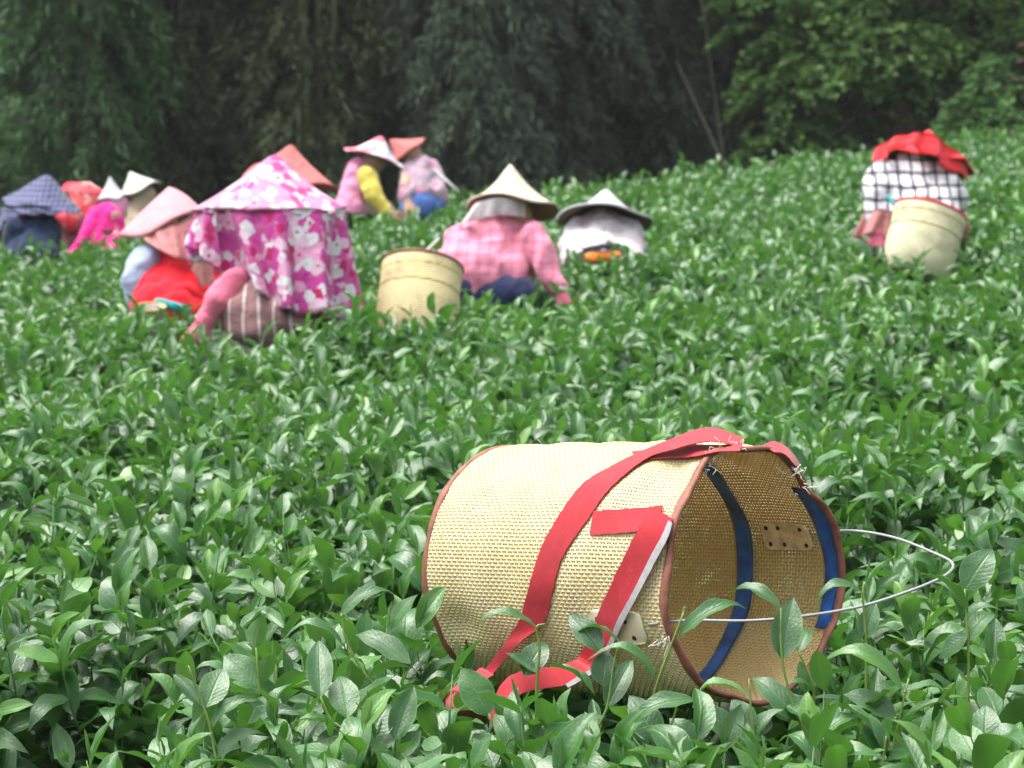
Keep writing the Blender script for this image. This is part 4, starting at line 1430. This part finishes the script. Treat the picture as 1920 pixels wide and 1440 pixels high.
def waist_basket(d, topc, botc, rt_, rb_, mat, label, bind):
    T, B = P(topc[0], topc[1], d + topc[2]), P(botc[0], botc[1], d + botc[2])
    root = empty('waist_basket', B)
    tag(root, label, 'basket', 'yellow baskets worn by the pickers')
    ax = (T - B); H = ax.length; ax.normalize()
    s = ax.cross(Vector((0, 1, 0))).normalized(); w = s.cross(ax)

    def ring(t, r, n=48):
        c = B + ax * H * t
        return [c + s * math.cos(2 * math.pi * k / n) * r + w * math.sin(2 * math.pi * k / n) * r for k in range(n)]
    V, F = [], []
    prof = [(0.02, 0.0), (0.0, rb_ * 0.9), (0.02, rb_), (0.3, rb_ + (rt_ - rb_) * 0.4 + 0.004), (0.5, rb_ + (rt_ - rb_) * 0.62 + 0.006), (0.66, rb_ + (rt_ - rb_) * 0.7 + 0.002), (0.69, rb_ + (rt_ - rb_) * 0.78), (0.9, rt_ * 0.995), (1.0, rt_), (1.0, rt_ - 0.006), (0.7, rt_ - 0.012), (0.05, rb_ - 0.008), (0.03, 0.0)]
    for t, r_ in prof: V += ring(t, max(r_, 0.001))
    for i in range(len(prof) - 1):
        for k in range(48): F.append((i * 48 + k, i * 48 + (k + 1) % 48, (i + 1) * 48 + (k + 1) % 48, (i + 1) * 48 + k))
    mesh_obj('wall', V, F, mat, root)
    for t, r_, m_, rr_ in ((1.0, rt_, bind, 0.006), (0.87, rt_ * 0.985, M_YRIM, 0.0028), (0.675, rb_ + (rt_ - rb_) * 0.77, M_YRIM, 0.0035)):
        tube('rim' if t == 1.0 else 'seam', ring(t, r_), rr_, m_, root, 6, True)
    return root


waist_basket(10.2, (792, 500, 0.05), (774, 655, -0.08), 0.163, 0.155, M_YBASK, 'yellow cloth basket standing among the leaves beside the pink plaid picker', M_BIND)
waist_basket(11.65, (1745, 400, 0.03), (1712, 524, -0.05), 0.168, 0.148, M_YBASK2, 'pale yellow tilted basket at the waist of the check shirt picker', C_RED)
waist_basket(10.2, (282, 576, 0.0), (284, 650, 0.05), 0.06, 0.055, C_CREAM, 'small cream basket low beside the red vest picker', M_YRIM)
GAPS.append((P(770, 600, 9.85).x, P(770, 600, 9.85).y, 0.27)); GAPS.append((P(490, 640, 9.5).x, P(490, 640, 9.5).y, 0.16)); GAPS.append((P(1725, 480, 11.65).x, P(1725, 480, 11.65).y, 0.19))
# thin rods
cr = tube('rod', [P(782, 488, 10.2), P(822, 448, 10.9)], 0.006, plain_mat('pale_rod', (0.5, 0.5, 0.46)), None, 6); tag(cr, 'thin pale rod rising from the yellow basket to the pink plaid picker', 'rod')
cr = tube('rod', [P(815, 318, 17.7), P(862, 362, 17.5)], 0.009, plain_mat('grey_rod', (0.4, 0.42, 0.4)), None, 6); tag(cr, 'thin grey rod sloping down behind the blue trousered picker', 'rod')

# ------------------------------------------------------------------ scatter the field now that the gaps are known
ok &= gap_mask(X, Y)
PTS = np.stack([X, Y, z], 1)[ok]
nn_ = ok.sum()
rot = np.stack([rng.normal(0, 0.20, nn_), rng.normal(0, 0.20, nn_), rng.uniform(0, 6.28, nn_)], 1)
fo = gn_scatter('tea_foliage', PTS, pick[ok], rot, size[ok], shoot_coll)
fo['kind'] = 'stuff'
# a lower, darker layer of old leaves
step2 = 0.115
X2, Y2 = np.meshgrid(np.arange(-5.6, 6.4, step2), np.arange(2.6, 24, step2)); X2 = X2.ravel() + rng.uniform(-.5, .5, X2.size) * step2; Y2 = Y2.ravel() + rng.uniform(-.5, .5, Y2.size) * step2
k2 = (np.abs(X2) < 0.2 * Y2 + 0.9) & (Y2 < field_edge(X2)) & gap_mask(X2, Y2) & (rng.random(X2.size) > 0.6 * furrow(X2, Y2))
X2, Y2 = X2[k2], Y2[k2]
z2 = canopy(X2, Y2) - 0.33 - 0.22 * furrow(X2, Y2) + rng.normal(0, 0.02, len(X2))
k3 = z2 + 0.25 < basket_bottom(X2, Y2)
X2, Y2, z2 = X2[k3], Y2[k3], z2[k3]
n2_ = len(X2)
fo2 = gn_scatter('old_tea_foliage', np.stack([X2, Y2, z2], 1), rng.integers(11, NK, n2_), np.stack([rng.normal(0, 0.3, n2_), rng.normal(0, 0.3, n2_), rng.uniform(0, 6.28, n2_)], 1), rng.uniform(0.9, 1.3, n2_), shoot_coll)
fo2['kind'] = 'stuff'


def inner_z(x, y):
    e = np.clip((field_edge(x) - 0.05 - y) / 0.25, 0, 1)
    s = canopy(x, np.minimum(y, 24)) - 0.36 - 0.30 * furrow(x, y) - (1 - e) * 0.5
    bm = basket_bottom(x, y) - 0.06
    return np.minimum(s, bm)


b_ = grid_mesh('tea_bush_shade_sheet', np.arange(-6.2, 6.7, 0.09), np.arange(2.2, 24.5, 0.09), inner_z, M_UNDER, 'stuff')  # solid dark sheet stands in for the shaded inside of the bushes

# ------------------------------------------------------------------ the shoots one can tell apart in front
LEAF_MESH = []
for i, (v, q, u) in enumerate(LEAF_GRIDS):
    for tone in (0.32, 0.55, 0.85):
        me = bpy.data.meshes.new('leaf')
        me.from_pydata([tuple(a) for a in v], [], q)
        ul = me.uv_layers.new(name='UVMap'); li = np.zeros(len(me.loops), dtype=np.int32); me.loops.foreach_get('vertex_index', li)
        ul.data.foreach_set('uv', u.astype(np.float32)[li].ravel())
        a = me.attributes.new('tone', 'FLOAT', 'POINT'); a.data.foreach_set('value', np.full(len(v), tone, dtype=np.float32))
        me.polygons.foreach_set('use_smooth', [True] * len(me.polygons)); me.materials.append(M_LEAF)
        LEAF_MESH.append(me)


def put_leaf(root, base, tip, nrm, k, tone, wpx_m):
    """wpx_m: full width in metres"""
    x, y, z_, L = leaf_matrix(base, tip, nrm)
    o = bpy.data.objects.new('leaf', LEAF_MESH[k * 3 + tone])
    link(o); o.parent = root
    wsc = wpx_m / (LEAF_VAR[k]['wid'] * 1.0)
    M = Matrix.Identity(4)
    for r in range(3):
        M[r][0] = x[r] * wsc; M[r][1] = y[r] * L; M[r][2] = z_[r] * L
        M[r][3] = (base - root.location)[r]
    o.matrix_basis = M
    return o


def hand_shoot(label, d, stems, leaves):
    """stems: lists of pixels; leaves: (u0,v0,u1,v1,width px,kind,tone,tilt) tilt: -1 shows the underside ... 1 faces the lens"""
    bottom = stems[0][-1]
    b0 = P(bottom[0], bottom[1], d); b0.z -= 0.16
    root = empty('tea_shoot', b0)
    tag(root, label, 'tea plant', 'tea shoots standing out in front')
    for s_ in stems:
        pts = [P(a[0], a[1], d) for a in s_]
        pts.append(Vector((pts[-1].x, pts[-1].y, pts[-1].z - 0.16)) if s_ is stems[0] else pts[-1] - Vector((0, 0, 0.002)))
        pts = [Vector(q) for q in smooth_path(pts, 3)]
        tube('stem', pts, [0.0015 + 0.0014 * i / len(pts) for i in range(len(pts))], M_STEM, root, 6)
    rr = random.Random(len(label) * 7 + int(bottom[0]))
    for lf in leaves:
        u0, v0, u1, v1, wpx, k, tone, tilt = lf
        ddp = rr.uniform(-0.02, 0.03)
        if tilt > 0.3 and v1 < v0 - 15: ddp += 0.55 * (v0 - v1) / FPX * d      # upright leaves lean back and open to the sky
        B, T = P(u0, v0, d), P(u1, v1, d + ddp)
        axis = (T - B).normalized()
        tocam = (Vector((0, 0, CAMZ)) - B).normalized()
        upv = Vector((0, 0, 1))
        nrm = (tocam * tilt + upv * (1 - abs(tilt) * 0.6)) if tilt >= 0 else (tocam * tilt + upv * 0.9)
        put_leaf(root, B, T, nrm, k, tone, wpx / FPX * d * 1.12)
    return root


hand_shoot('shoot whose broad leaf stands against the curled end of the long red strap', 3.93, [[(916, 1338), (930, 1375), (943, 1412)], [(945, 1342), (936, 1390)]],
           [(916, 1342, 865, 1252, 58, 6, 1, .8), (945, 1342, 926, 1305, 26, 1, 1, .7), (940, 1405, 1000, 1330, 50, 1, 0, .7), (940, 1415, 845, 1395, 50, 2, 1, .3)])
hand_shoot('shoot with one flat leaf lying across the long red strap', 3.98, [[(1022, 1170), (1005, 1177), (1012, 1215), (1006, 1290)]],
           [(1005, 1176, 892, 1166, 26, 2, 1, .25), (983, 1268, 1023, 1204, 46, 1, 0, .8), (1005, 1262, 948, 1224, 24, 7, 1, .4), (1005, 1177, 1024, 1170, 6, 7, 2, .3)])
hand_shoot('shoot rising in front of the cream plate with three stacked leaves', 3.90, [[(1159, 1210), (1150, 1250), (1138, 1328), (1110, 1400)]],
           [(1128, 1222, 1067, 1151, 44, 6, 0, .8), (1163, 1208, 1080, 1183, 34, 2, 0, -.2), (1130, 1286, 1137, 1220, 46, 1, 0, .9), (1137, 1330, 1185, 1236, 40, 0, 0, .8), (1116, 1306, 1022, 1252, 20, 4, 2, .1), (1120, 1380, 1110, 1310, 22, 7, 0, .5)])
hand_shoot('long bare stem crossing the brown rim with arching leaves on both sides', 3.88, [[(1282, 1148), (1262, 1200), (1232, 1280), (1222, 1320), (1205, 1400)]],
           [(1231, 1279, 1107, 1226, 34, 5, 2, .2), (1272, 1194, 1398, 1134, 32, 2, 1, .5), (1280, 1150, 1284, 1136, 5, 7, 2, .3)])
hand_shoot('shoot holding a tall upright leaf before the basket mouth', 3.92, [[(1464, 1140), (1466, 1232), (1490, 1335), (1529, 1430)]],
           [(1466, 1236, 1487, 1120, 52, 0, 1, 1.0), (1465, 1142, 1371, 1106, 28, 2, 1, .4), (1498, 1354, 1408, 1270, 46, 1, 1, .6), (1530, 1372, 1486, 1300, 40, 3, 0, .6), (1527, 1425, 1560, 1340, 34, 0, 0, .6)])
hand_shoot('small dark leaved shoot at the lower lip of the basket mouth', 3.97, [[(1497, 1222), (1512, 1255), (1526, 1300)]],
           [(1497, 1222, 1515, 1179, 34, 3, 0, .5), (1526, 1298, 1476, 1282, 26, 2, 1, .2), (1526, 1300, 1582, 1256, 30, 3, 2, -.4)])
hand_shoot('shoot dropping one curved leaf over the blue hoop at the mouth', 3.99, [[(1622, 1092), (1618, 1112), (1622, 1180), (1624, 1260)]],
           [(1618, 1112, 1528, 1126, 28, 5, 1, .3), (1622, 1180, 1585, 1230, 34, 0, 0, .6), (1620, 1200, 1642, 1130, 36, 0, 1, .6)])
hand_shoot('shoot with a broad pale leaf beside the bend of the wire handle', 4.0, [[(1809, 1104), (1812, 1160), (1816, 1250)]],
           [(1809, 1106, 1862, 1030, 56, 1, 1, .9), (1813, 1150, 1740, 1076, 44, 3, 0, -.2), (1815, 1190, 1765, 1236, 40, 0, 1, .5), (1815, 1200, 1868, 1150, 36, 2, 1, .4)])
hand_shoot('shoot with a long arching bright leaf below the wire handle', 3.88, [[(1704, 1272), (1690, 1330), (1684, 1360), (1668, 1440)]],
           [(1693, 1294, 1536, 1236, 40, 5, 2, .4), (1692, 1300, 1784, 1308, 24, 2, 2, .2), (1686, 1358, 1814, 1350, 28, 5, 2, .1), (1681, 1344, 1580, 1302, 46, 1, 0, .6), (1704, 1272, 1708, 1254, 6, 7, 2, .2)])
hand_shoot('shoot with long narrow leaves hanging under the basket mouth', 3.78, [[(1662, 1380), (1658, 1410), (1655, 1450)]],
           [(1658, 1410, 1553, 1322, 34, 4, 0, .1), (1656, 1418, 1622, 1348, 40, 3, 0, .5), (1526, 1396, 1620, 1345, 30, 2, 1, .4)])
hand_shoot('shoot with rounded leaves low beside the far edge of the field furrow', 3.75, [[(1846, 1400), (1842, 1440)]],
           [(1846, 1404, 1848, 1322, 54, 6, 0, .7), (1846, 1410, 1930, 1370, 44, 2, 1, .3), (1704, 1408, 1817, 1388, 46, 1, 0, .5)])
hand_shoot('upright stem with arched leaves just under the basket mouth', 3.84, [[(1404, 1272), (1408, 1330), (1415, 1410)]],
           [(1402, 1302, 1296, 1316, 30, 5, 2, .1), (1380, 1384, 1298, 1324, 46, 1, 1, .6), (1410, 1370, 1372, 1312, 42, 6, 0, .6), (1412, 1384, 1470, 1330, 32, 3, 0, .3)])
hand_shoot('shoot with a long leaf bridging two stems below the cream plate', 3.76, [[(1274, 1312), (1258, 1360), (1230, 1425)]],
           [(1306, 1314, 1183, 1358, 38, 2, 1, .5), (1311, 1418, 1255, 1346, 50, 1, 0, .6), (1236, 1400, 1180, 1304, 54, 6, 0, .6), (1240, 1410, 1195, 1395, 30, 3, 1, .3)])
hand_shoot('shoot with one big oval leaf low under the red strap', 3.72, [[(1040, 1372), (1055, 1400), (1050, 1450)]],
           [(984, 1442, 1084, 1386, 50, 1, 0, .6), (1050, 1400, 1098, 1362, 40, 3, 0, .4), (1048, 1420, 960, 1366, 34, 2, 1, .4), (1052, 1440, 1120, 1410, 40, 6, 1, .6)])
hand_shoot('tall leaning shoot with six spread leaves at the near edge of the dark gap', 3.82, [[(353, 1248), (372, 1300), (394, 1362), (404, 1420), (412, 1440)]],
           [(328, 1322, 276, 1262, 50, 3, 2, -.2), (387, 1326, 418, 1252, 50, 6, 1, .9), (384, 1332, 323, 1264, 30, 0, 1, .5), (394, 1370, 484, 1312, 34, 4, 1, .2), (400, 1426, 496, 1372, 32, 2, 1, .4), (412, 1436, 296, 1438, 38, 5, 1, .1), (353, 1250, 285, 1262, 30, 5, 2, -.3)])
hand_shoot('shoot with yellow green backlit leaves in the middle of the foreground', 3.98, [[(517, 1245), (520, 1300), (524, 1350)], [(480, 1214), (486, 1290)]],
           [(478, 1216, 495, 1153, 36, 3, 2, -.7), (490, 1282, 516, 1227, 34, 3, 2, -.7), (522, 1310, 576, 1261, 42, 3, 2, -.6), (482, 1290, 420, 1228, 54, 6, 1, .8), (524, 1340, 480, 1310, 40, 1, 0, .5)])
hand_shoot('shoot with a pointed leaf and a round leaf side by side', 3.86, [[(601, 1306), (620, 1350), (650, 1390)], [(653, 1342), (648, 1370)]],
           [(601, 1308, 597, 1200, 46, 0, 0, .9), (653, 1346, 636, 1268, 52, 6, 1, .9), (634, 1366, 555, 1352, 40, 3, 1, -.1), (645, 1380, 590, 1400, 40, 1, 0, .5)])
hand_shoot('shoot with two bluish leaves crossing near the bottom edge', 3.78, [[(742, 1386), (744, 1440)], [(687, 1390), (700, 1430)]],
           [(740, 1390, 776, 1285, 44, 7, 0, .8), (687, 1394, 732, 1320, 56, 1, 0, .8), (680, 1414, 636, 1366, 30, 0, 0, .7), (744, 1420, 790, 1370, 40, 0, 1, .6)])
hand_shoot('leaning shoot with long arched leaves left of the strap end', 4.02, [[(640, 1150), (650, 1205), (685, 1265), (720, 1322)]],
           [(637, 1158, 738, 1108, 30, 2, 1, .4), (645, 1212, 532, 1190, 30, 5, 1, .2), (770, 1246, 665, 1190, 42, 1, 1, .6), (690, 1272, 770, 1252, 34, 3, 1, -.3), (680, 1262, 640, 1236, 34, 3, 2, -.3)])

# ------------------------------------------------------------------ woods behind
def blades(centres, dirs, L, w, r):
    """a thin lens-shaped leaf (one quad) for every centre"""
    n = len(centres)
    d_ = dirs / np.linalg.norm(dirs, axis=1, keepdims=True)
    rnd = r.normal(size=(n, 3))
    s_ = np.cross(d_, rnd); s_ /= np.linalg.norm(s_, axis=1, keepdims=True)
    L = L[:, None]; w = w[:, None]
    V = np.stack([centres, centres + d_ * L * 0.45 + s_ * w, centres + d_ * L, centres + d_ * L * 0.45 - s_ * w], 1).reshape(-1, 3)
    Q = np.arange(n * 4).reshape(-1, 4)
    return V, Q


def sprays(r, c, n_spray, per, rad, zlo, zhi, L, w, droop=0.9, twig=0.45, ydir=-1.0):
    """drooping twigs with leaves, spread through an uneven upright volume"""
    az = r.uniform(0, 6.28, n_spray)
    zz = r.uniform(zlo, zhi, n_spray)
    lump = 0.72 + 0.28 * np.sin(zz * 3.1 + az * 2 + c[0] * 3) + 0.2 * np.sin(zz * 7 + az * 5 + c[1])
    rr = rad * np.sqrt(r.uniform(0.15, 1, n_spray)) * lump
    S = np.stack([c[0] + np.cos(az) * rr, c[1] + np.sin(az) * rr * 0.8, zz], 1)
    out = np.stack([np.cos(az), np.sin(az), np.zeros(n_spray)], 1)
    t = r.uniform(0, 1, (n_spray, per, 1))
    tl = (twig * r.uniform(0.5, 1.3, n_spray))[:, None, None]
    pos = S[:, None, :] + out[:, None, :] * t * tl * 0.75 + np.array([0, 0, -1.0]) * (t ** 2 * droop * tl) + r.normal(0, 0.03, (n_spray, per, 3))
    dr = out[:, None, :] * 0.5 + np.array([0, 0, -0.8 * droop]) + r.normal(0, 0.45, (n_spray, per, 3))
    N = n_spray * per
    return blades(pos.reshape(N, 3), dr.reshape(N, 3), r.uniform(0.6, 1.2, N) * L, r.uniform(0.7, 1.2, N) * w, r)


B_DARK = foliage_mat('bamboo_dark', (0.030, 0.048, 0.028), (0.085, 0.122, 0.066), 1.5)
B_GREY = foliage_mat('bamboo_greyish', (0.050, 0.080, 0.050), (0.15, 0.21, 0.13), 1.5)
B_GREEN = foliage_mat('bamboo_green', (0.036, 0.085, 0.034), (0.105, 0.225, 0.075), 1.3)
B_OLIVE = foliage_mat('bamboo_olive', (0.038, 0.058, 0.026), (0.12, 0.165, 0.072), 1.5)
B_BRIGHT = foliage_mat('tree_bright', (0.040, 0.100, 0.022), (0.15, 0.29, 0.065), 2.2, 0.35)
B_FRESH = foliage_mat('shrub_fresh', (0.05, 0.12, 0.03), (0.12, 0.26, 0.07), 2.2, 0.35)
M_CULM = plain_mat('bamboo_culm', (0.16, 0.19, 0.09), 0.5, 0.4, var=0.35, scale=4)
M_CULMG = plain_mat('bare_culm', (0.045, 0.047, 0.032), 0.6, 0.3, var=0.3, scale=4)
M_BARK = plain_mat('bark', (0.07, 0.055, 0.04), 0.9, 0.2, var=0.4, scale=12, bump=0.5)


def bamboo(u, d, rad, mat, label, seed, h=7.5, n_spray=560, per=38, L=0.15, w=0.012, zlo=0.25, name='bamboo_clump'):
    r = np.random.default_rng(seed)
    x = (u - 960) / FPX * d; y = d
    gz = float(ground_z(np.array(x), np.array(y)))
    root = empty(name, (x, y, gz))
    tag(root, label, 'bamboo', 'bamboo clumps along the wood edge')
    rr = random.Random(seed)
    for i in range(5):
        a = rr.uniform(0, 6.28); b = rr.uniform(0.05, 0.4) * rad
        lx, ly = rr.uniform(-0.5, 0.5), rr.uniform(-0.4, 0.3)
        pts = [Vector((x + math.cos(a) * b + lx * (t ** 2), y + math.sin(a) * b + ly * (t ** 2), gz - 0.05 + h * t)) for t in (0, .25, .5, .75, 1)]
        tube('culm', pts, [0.035, 0.032, 0.028, 0.02, 0.008], M_CULM, root, 7)
    V1, Q1 = sprays(r, (x, y), n_spray, per, rad, gz + zlo + 0.25, gz + 3.9, L, w)
    V2, Q2 = sprays(r, (x, y), n_spray // 3, per, rad * 1.2, gz + 3.7, gz + h, L * 1.7, w * 2.0)
    me = quads_mesh('foliage', np.concatenate([V1, V2]) - np.array(root.location), np.concatenate([Q1, Q2 + len(V1)]), mat)
    o = link(bpy.data.objects.new('foliage', me)); o.parent = root; o['kind'] = 'stuff'
    return root


bamboo(-40, 25.5, 0.8, B_DARK, 'dark bamboo clump above the navy plaid picker, nearest the field corner', 1)
bamboo(150, 24.2, 0.75, B_GREEN, 'fresh green bamboo clump rising behind the coral veiled picker', 2, n_spray=560)
bamboo(330, 25.2, 0.75, B_OLIVE, 'olive bamboo clump behind the pale pink hat', 3)
bamboo(480, 26.0, 0.8, B_DARK, 'dark bamboo clump behind the floral veiled picker', 4)
bamboo(590, 24.6, 0.62, B_OLIVE, 'yellowish drooping bamboo clump between the coral hat and the pink shirt', 5, n_spray=360)
bamboo(720, 26.0, 0.8, B_GREY, 'grey green bamboo clump behind the two far pickers', 6)
bamboo(890, 24.4, 0.62, B_GREY, 'pale silvery bamboo clump above the straw hat', 7, n_spray=560)
bamboo(1040, 25.6, 0.75, B_GREY, 'grey green bamboo clump above the grey straw hat', 8)
bamboo(1190, 26.2, 0.7, B_DARK, 'dark bamboo clump just short of the leaning bare culms', 9)
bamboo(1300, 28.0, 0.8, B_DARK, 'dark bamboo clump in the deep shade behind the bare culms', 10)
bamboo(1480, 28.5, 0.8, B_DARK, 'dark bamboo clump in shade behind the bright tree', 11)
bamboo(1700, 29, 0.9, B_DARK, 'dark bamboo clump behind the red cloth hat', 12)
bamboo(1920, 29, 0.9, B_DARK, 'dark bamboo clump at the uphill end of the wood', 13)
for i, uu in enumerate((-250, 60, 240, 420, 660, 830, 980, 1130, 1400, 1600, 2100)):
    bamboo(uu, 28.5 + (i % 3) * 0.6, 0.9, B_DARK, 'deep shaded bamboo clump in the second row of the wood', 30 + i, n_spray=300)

for (pa_, pb_, ext, lb) in (((1362, 335), (1318, 20), 1.2, 'bare bamboo culm leaning towards the straw hat side, rising from the ridge'), ((1352, 300), (1275, 130), 0.1, 'thin bare culm crossing at a low slant beside the taller one')):
    dd = 24.6
    a = P(pa_[0], pa_[1], dd); b = P(pb_[0], pb_[1], dd + 0.4)
    foot = a + (a - b) * 0.55
    tipp = b + (b - a) * ext
    o = tube('bamboo_culm', [foot, a, b, tipp], [0.024, 0.022, 0.018, 0.006], M_CULMG, None, 7)
    tag(o, lb, 'bamboo stem')


def tree(name, u, d, mat, label, seed, blobs, n, h=6.0, L=0.10, w=0.028, cat='tree'):
    """trunk, limbs and layered drooping sprays; blobs: (u, v, extra depth, radius)"""
    r = np.random.default_rng(seed); rr = random.Random(seed)
    x = (u - 960) / FPX * d; y = d
    gz = float(ground_z(np.array(x), np.array(y)))
    root = empty(name, (x, y, gz)); tag(root, label, cat)
    tube('trunk', [Vector((x, y, gz - 0.1)), Vector((x + 0.05, y, gz + h * 0.4)), Vector((x, y + 0.1, gz + h))], [0.11, 0.08, 0.03], M_BARK, root, 8)
    VV, QQ, k = [], [], 0
    for (bu, bv, bd, br) in blobs:
        c = P(bu, bv, d + bd)
        z0 = max(gz + 0.8, c.z + 0.3)
        tube('limb', [Vector((x, y, z0)), Vector(((x + c.x) / 2, (y + c.y) / 2, (z0 + c.z) / 2 + 0.18)), c], [0.035, 0.022, 0.01], M_BARK, root, 5)
        ns = int(n * br * br * 6)
        az = r.uniform(0, 6.28, ns); el = r.uniform(-1, 1, ns)
        R_ = br * r.uniform(0.3, 1, ns) ** 0.5
        S = np.stack([c.x + np.cos(az) * R_ * 1.2, c.y + np.sin(az) * R_, c.z + el * R_ * 0.75], 1)
        per = 22
        t = r.uniform(0, 1, (ns, per, 1))
        out = np.stack([np.cos(az), np.sin(az), np.full(ns, 0.1)], 1)[:, None, :]
        tl = r.uniform(0.12, 0.34, (ns, 1, 1))
        side = np.cross(out, np.array([0, 0, 1.0]))
        pos = S[:, None, :] + out * t * tl + side * r.normal(0, 0.05, (ns, per, 1)) * (1 - t) + np.array([0, 0, -1.0]) * t ** 2 * tl * 0.75
        dr = out * 0.7 + side * r.normal(0, 0.7, (ns, per, 1)) + np.array([0, 0, -0.35]) + r.normal(0, 0.25, (ns, per, 3))
        N = ns * per
        v_, q_ = blades(pos.reshape(N, 3), dr.reshape(N, 3), r.uniform(0.6, 1.2, N) * L, r.uniform(0.7, 1.2, N) * w, r)
        VV.append(v_); QQ.append(q_ + k); k += len(v_)
    me = quads_mesh('crown', np.concatenate(VV) - np.array(root.location), np.concatenate(QQ), mat)
    o = link(bpy.data.objects.new('crown', me)); o.parent = root; o['kind'] = 'stuff'
    return root


rb = random.Random(9)
bl = []
for (bu, bv, br) in ((1460, 20, .36), (1500, 110, .34), (1470, 170, .28), (1530, 60, .3), (1570, 130, .34), (1610, 40, .4), (1560, 210, .24), (1480, 245, .2), (1640, 110, .34), (1690, 20, .42), (1700, 80, .34), (1680, 165, .26), (1770, 30, .42),
                     (1740, 130, .24), (1620, 200, .26), (1830, 70, .34), (1880, 10, .4), (1540, 275, .16), (1800, 140, .2), (1520, -60, .45), (1650, -90, .5), (1800, -90, .5), (1930, -60, .5), (1600, -200, .6), (1780, -220, .6), (1690, -330, .6)):
    bl.append((bu, bv, rb.uniform(-0.4, 0.5), br))
tree('broad_tree', 1680, 24.6, B_BRIGHT, 'bright green tree with layered drooping branches above the red cloth hat', 77, bl, 115, 5.5)
tree('shrub', 1905, 23.4, B_FRESH, 'fresh green leafy shrub at the top of the slope beyond the check shirt picker', 78, [(1880, 215, 0, .28), (1920, 180, 0.1, .32), (1850, 235, 0, .2), (1960, 150, 0.2, .4), (1925, 240, -.1, .25)], 120, 0.9, 0.10, 0.03, 'shrub')

# the wooded slope that closes the view
def hill_z(x, y):
    return ground_z(x, y) + np.clip((y - 30) * 1.5, 0, 16) + 0.25 * np.sin(x * 2.1 + y) * np.clip((y - 30) / 3, 0, 1)


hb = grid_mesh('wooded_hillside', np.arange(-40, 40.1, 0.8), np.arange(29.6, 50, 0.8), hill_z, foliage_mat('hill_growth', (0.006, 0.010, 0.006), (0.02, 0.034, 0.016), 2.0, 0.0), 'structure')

# thin even haze through the whole depth
hz_ = NB('haze')
hv = hz_.n('ShaderNodeVolumePrincipled')
hv.inputs['Color'].default_value = (0.9, 0.93, 0.95, 1)
hv.inputs['Density'].default_value = 0.0006
hv.inputs['Anisotropy'].default_value = 0.0
hz_.l(hv.outputs[0], hz_.out.inputs['Volume'])
V = [(x, y, z) for x in (-45.0, 45.0) for y in (-6.0, 52.0) for z in (-3.5, 22.0)]
F = [(0, 1, 3, 2), (4, 6, 7, 5), (0, 4, 5, 1), (2, 3, 7, 6), (0, 2, 6, 4), (1, 5, 7, 3)]
ho = mesh_obj('haze', V, F, hz_.m, None, False)
ho['kind'] = 'stuff'
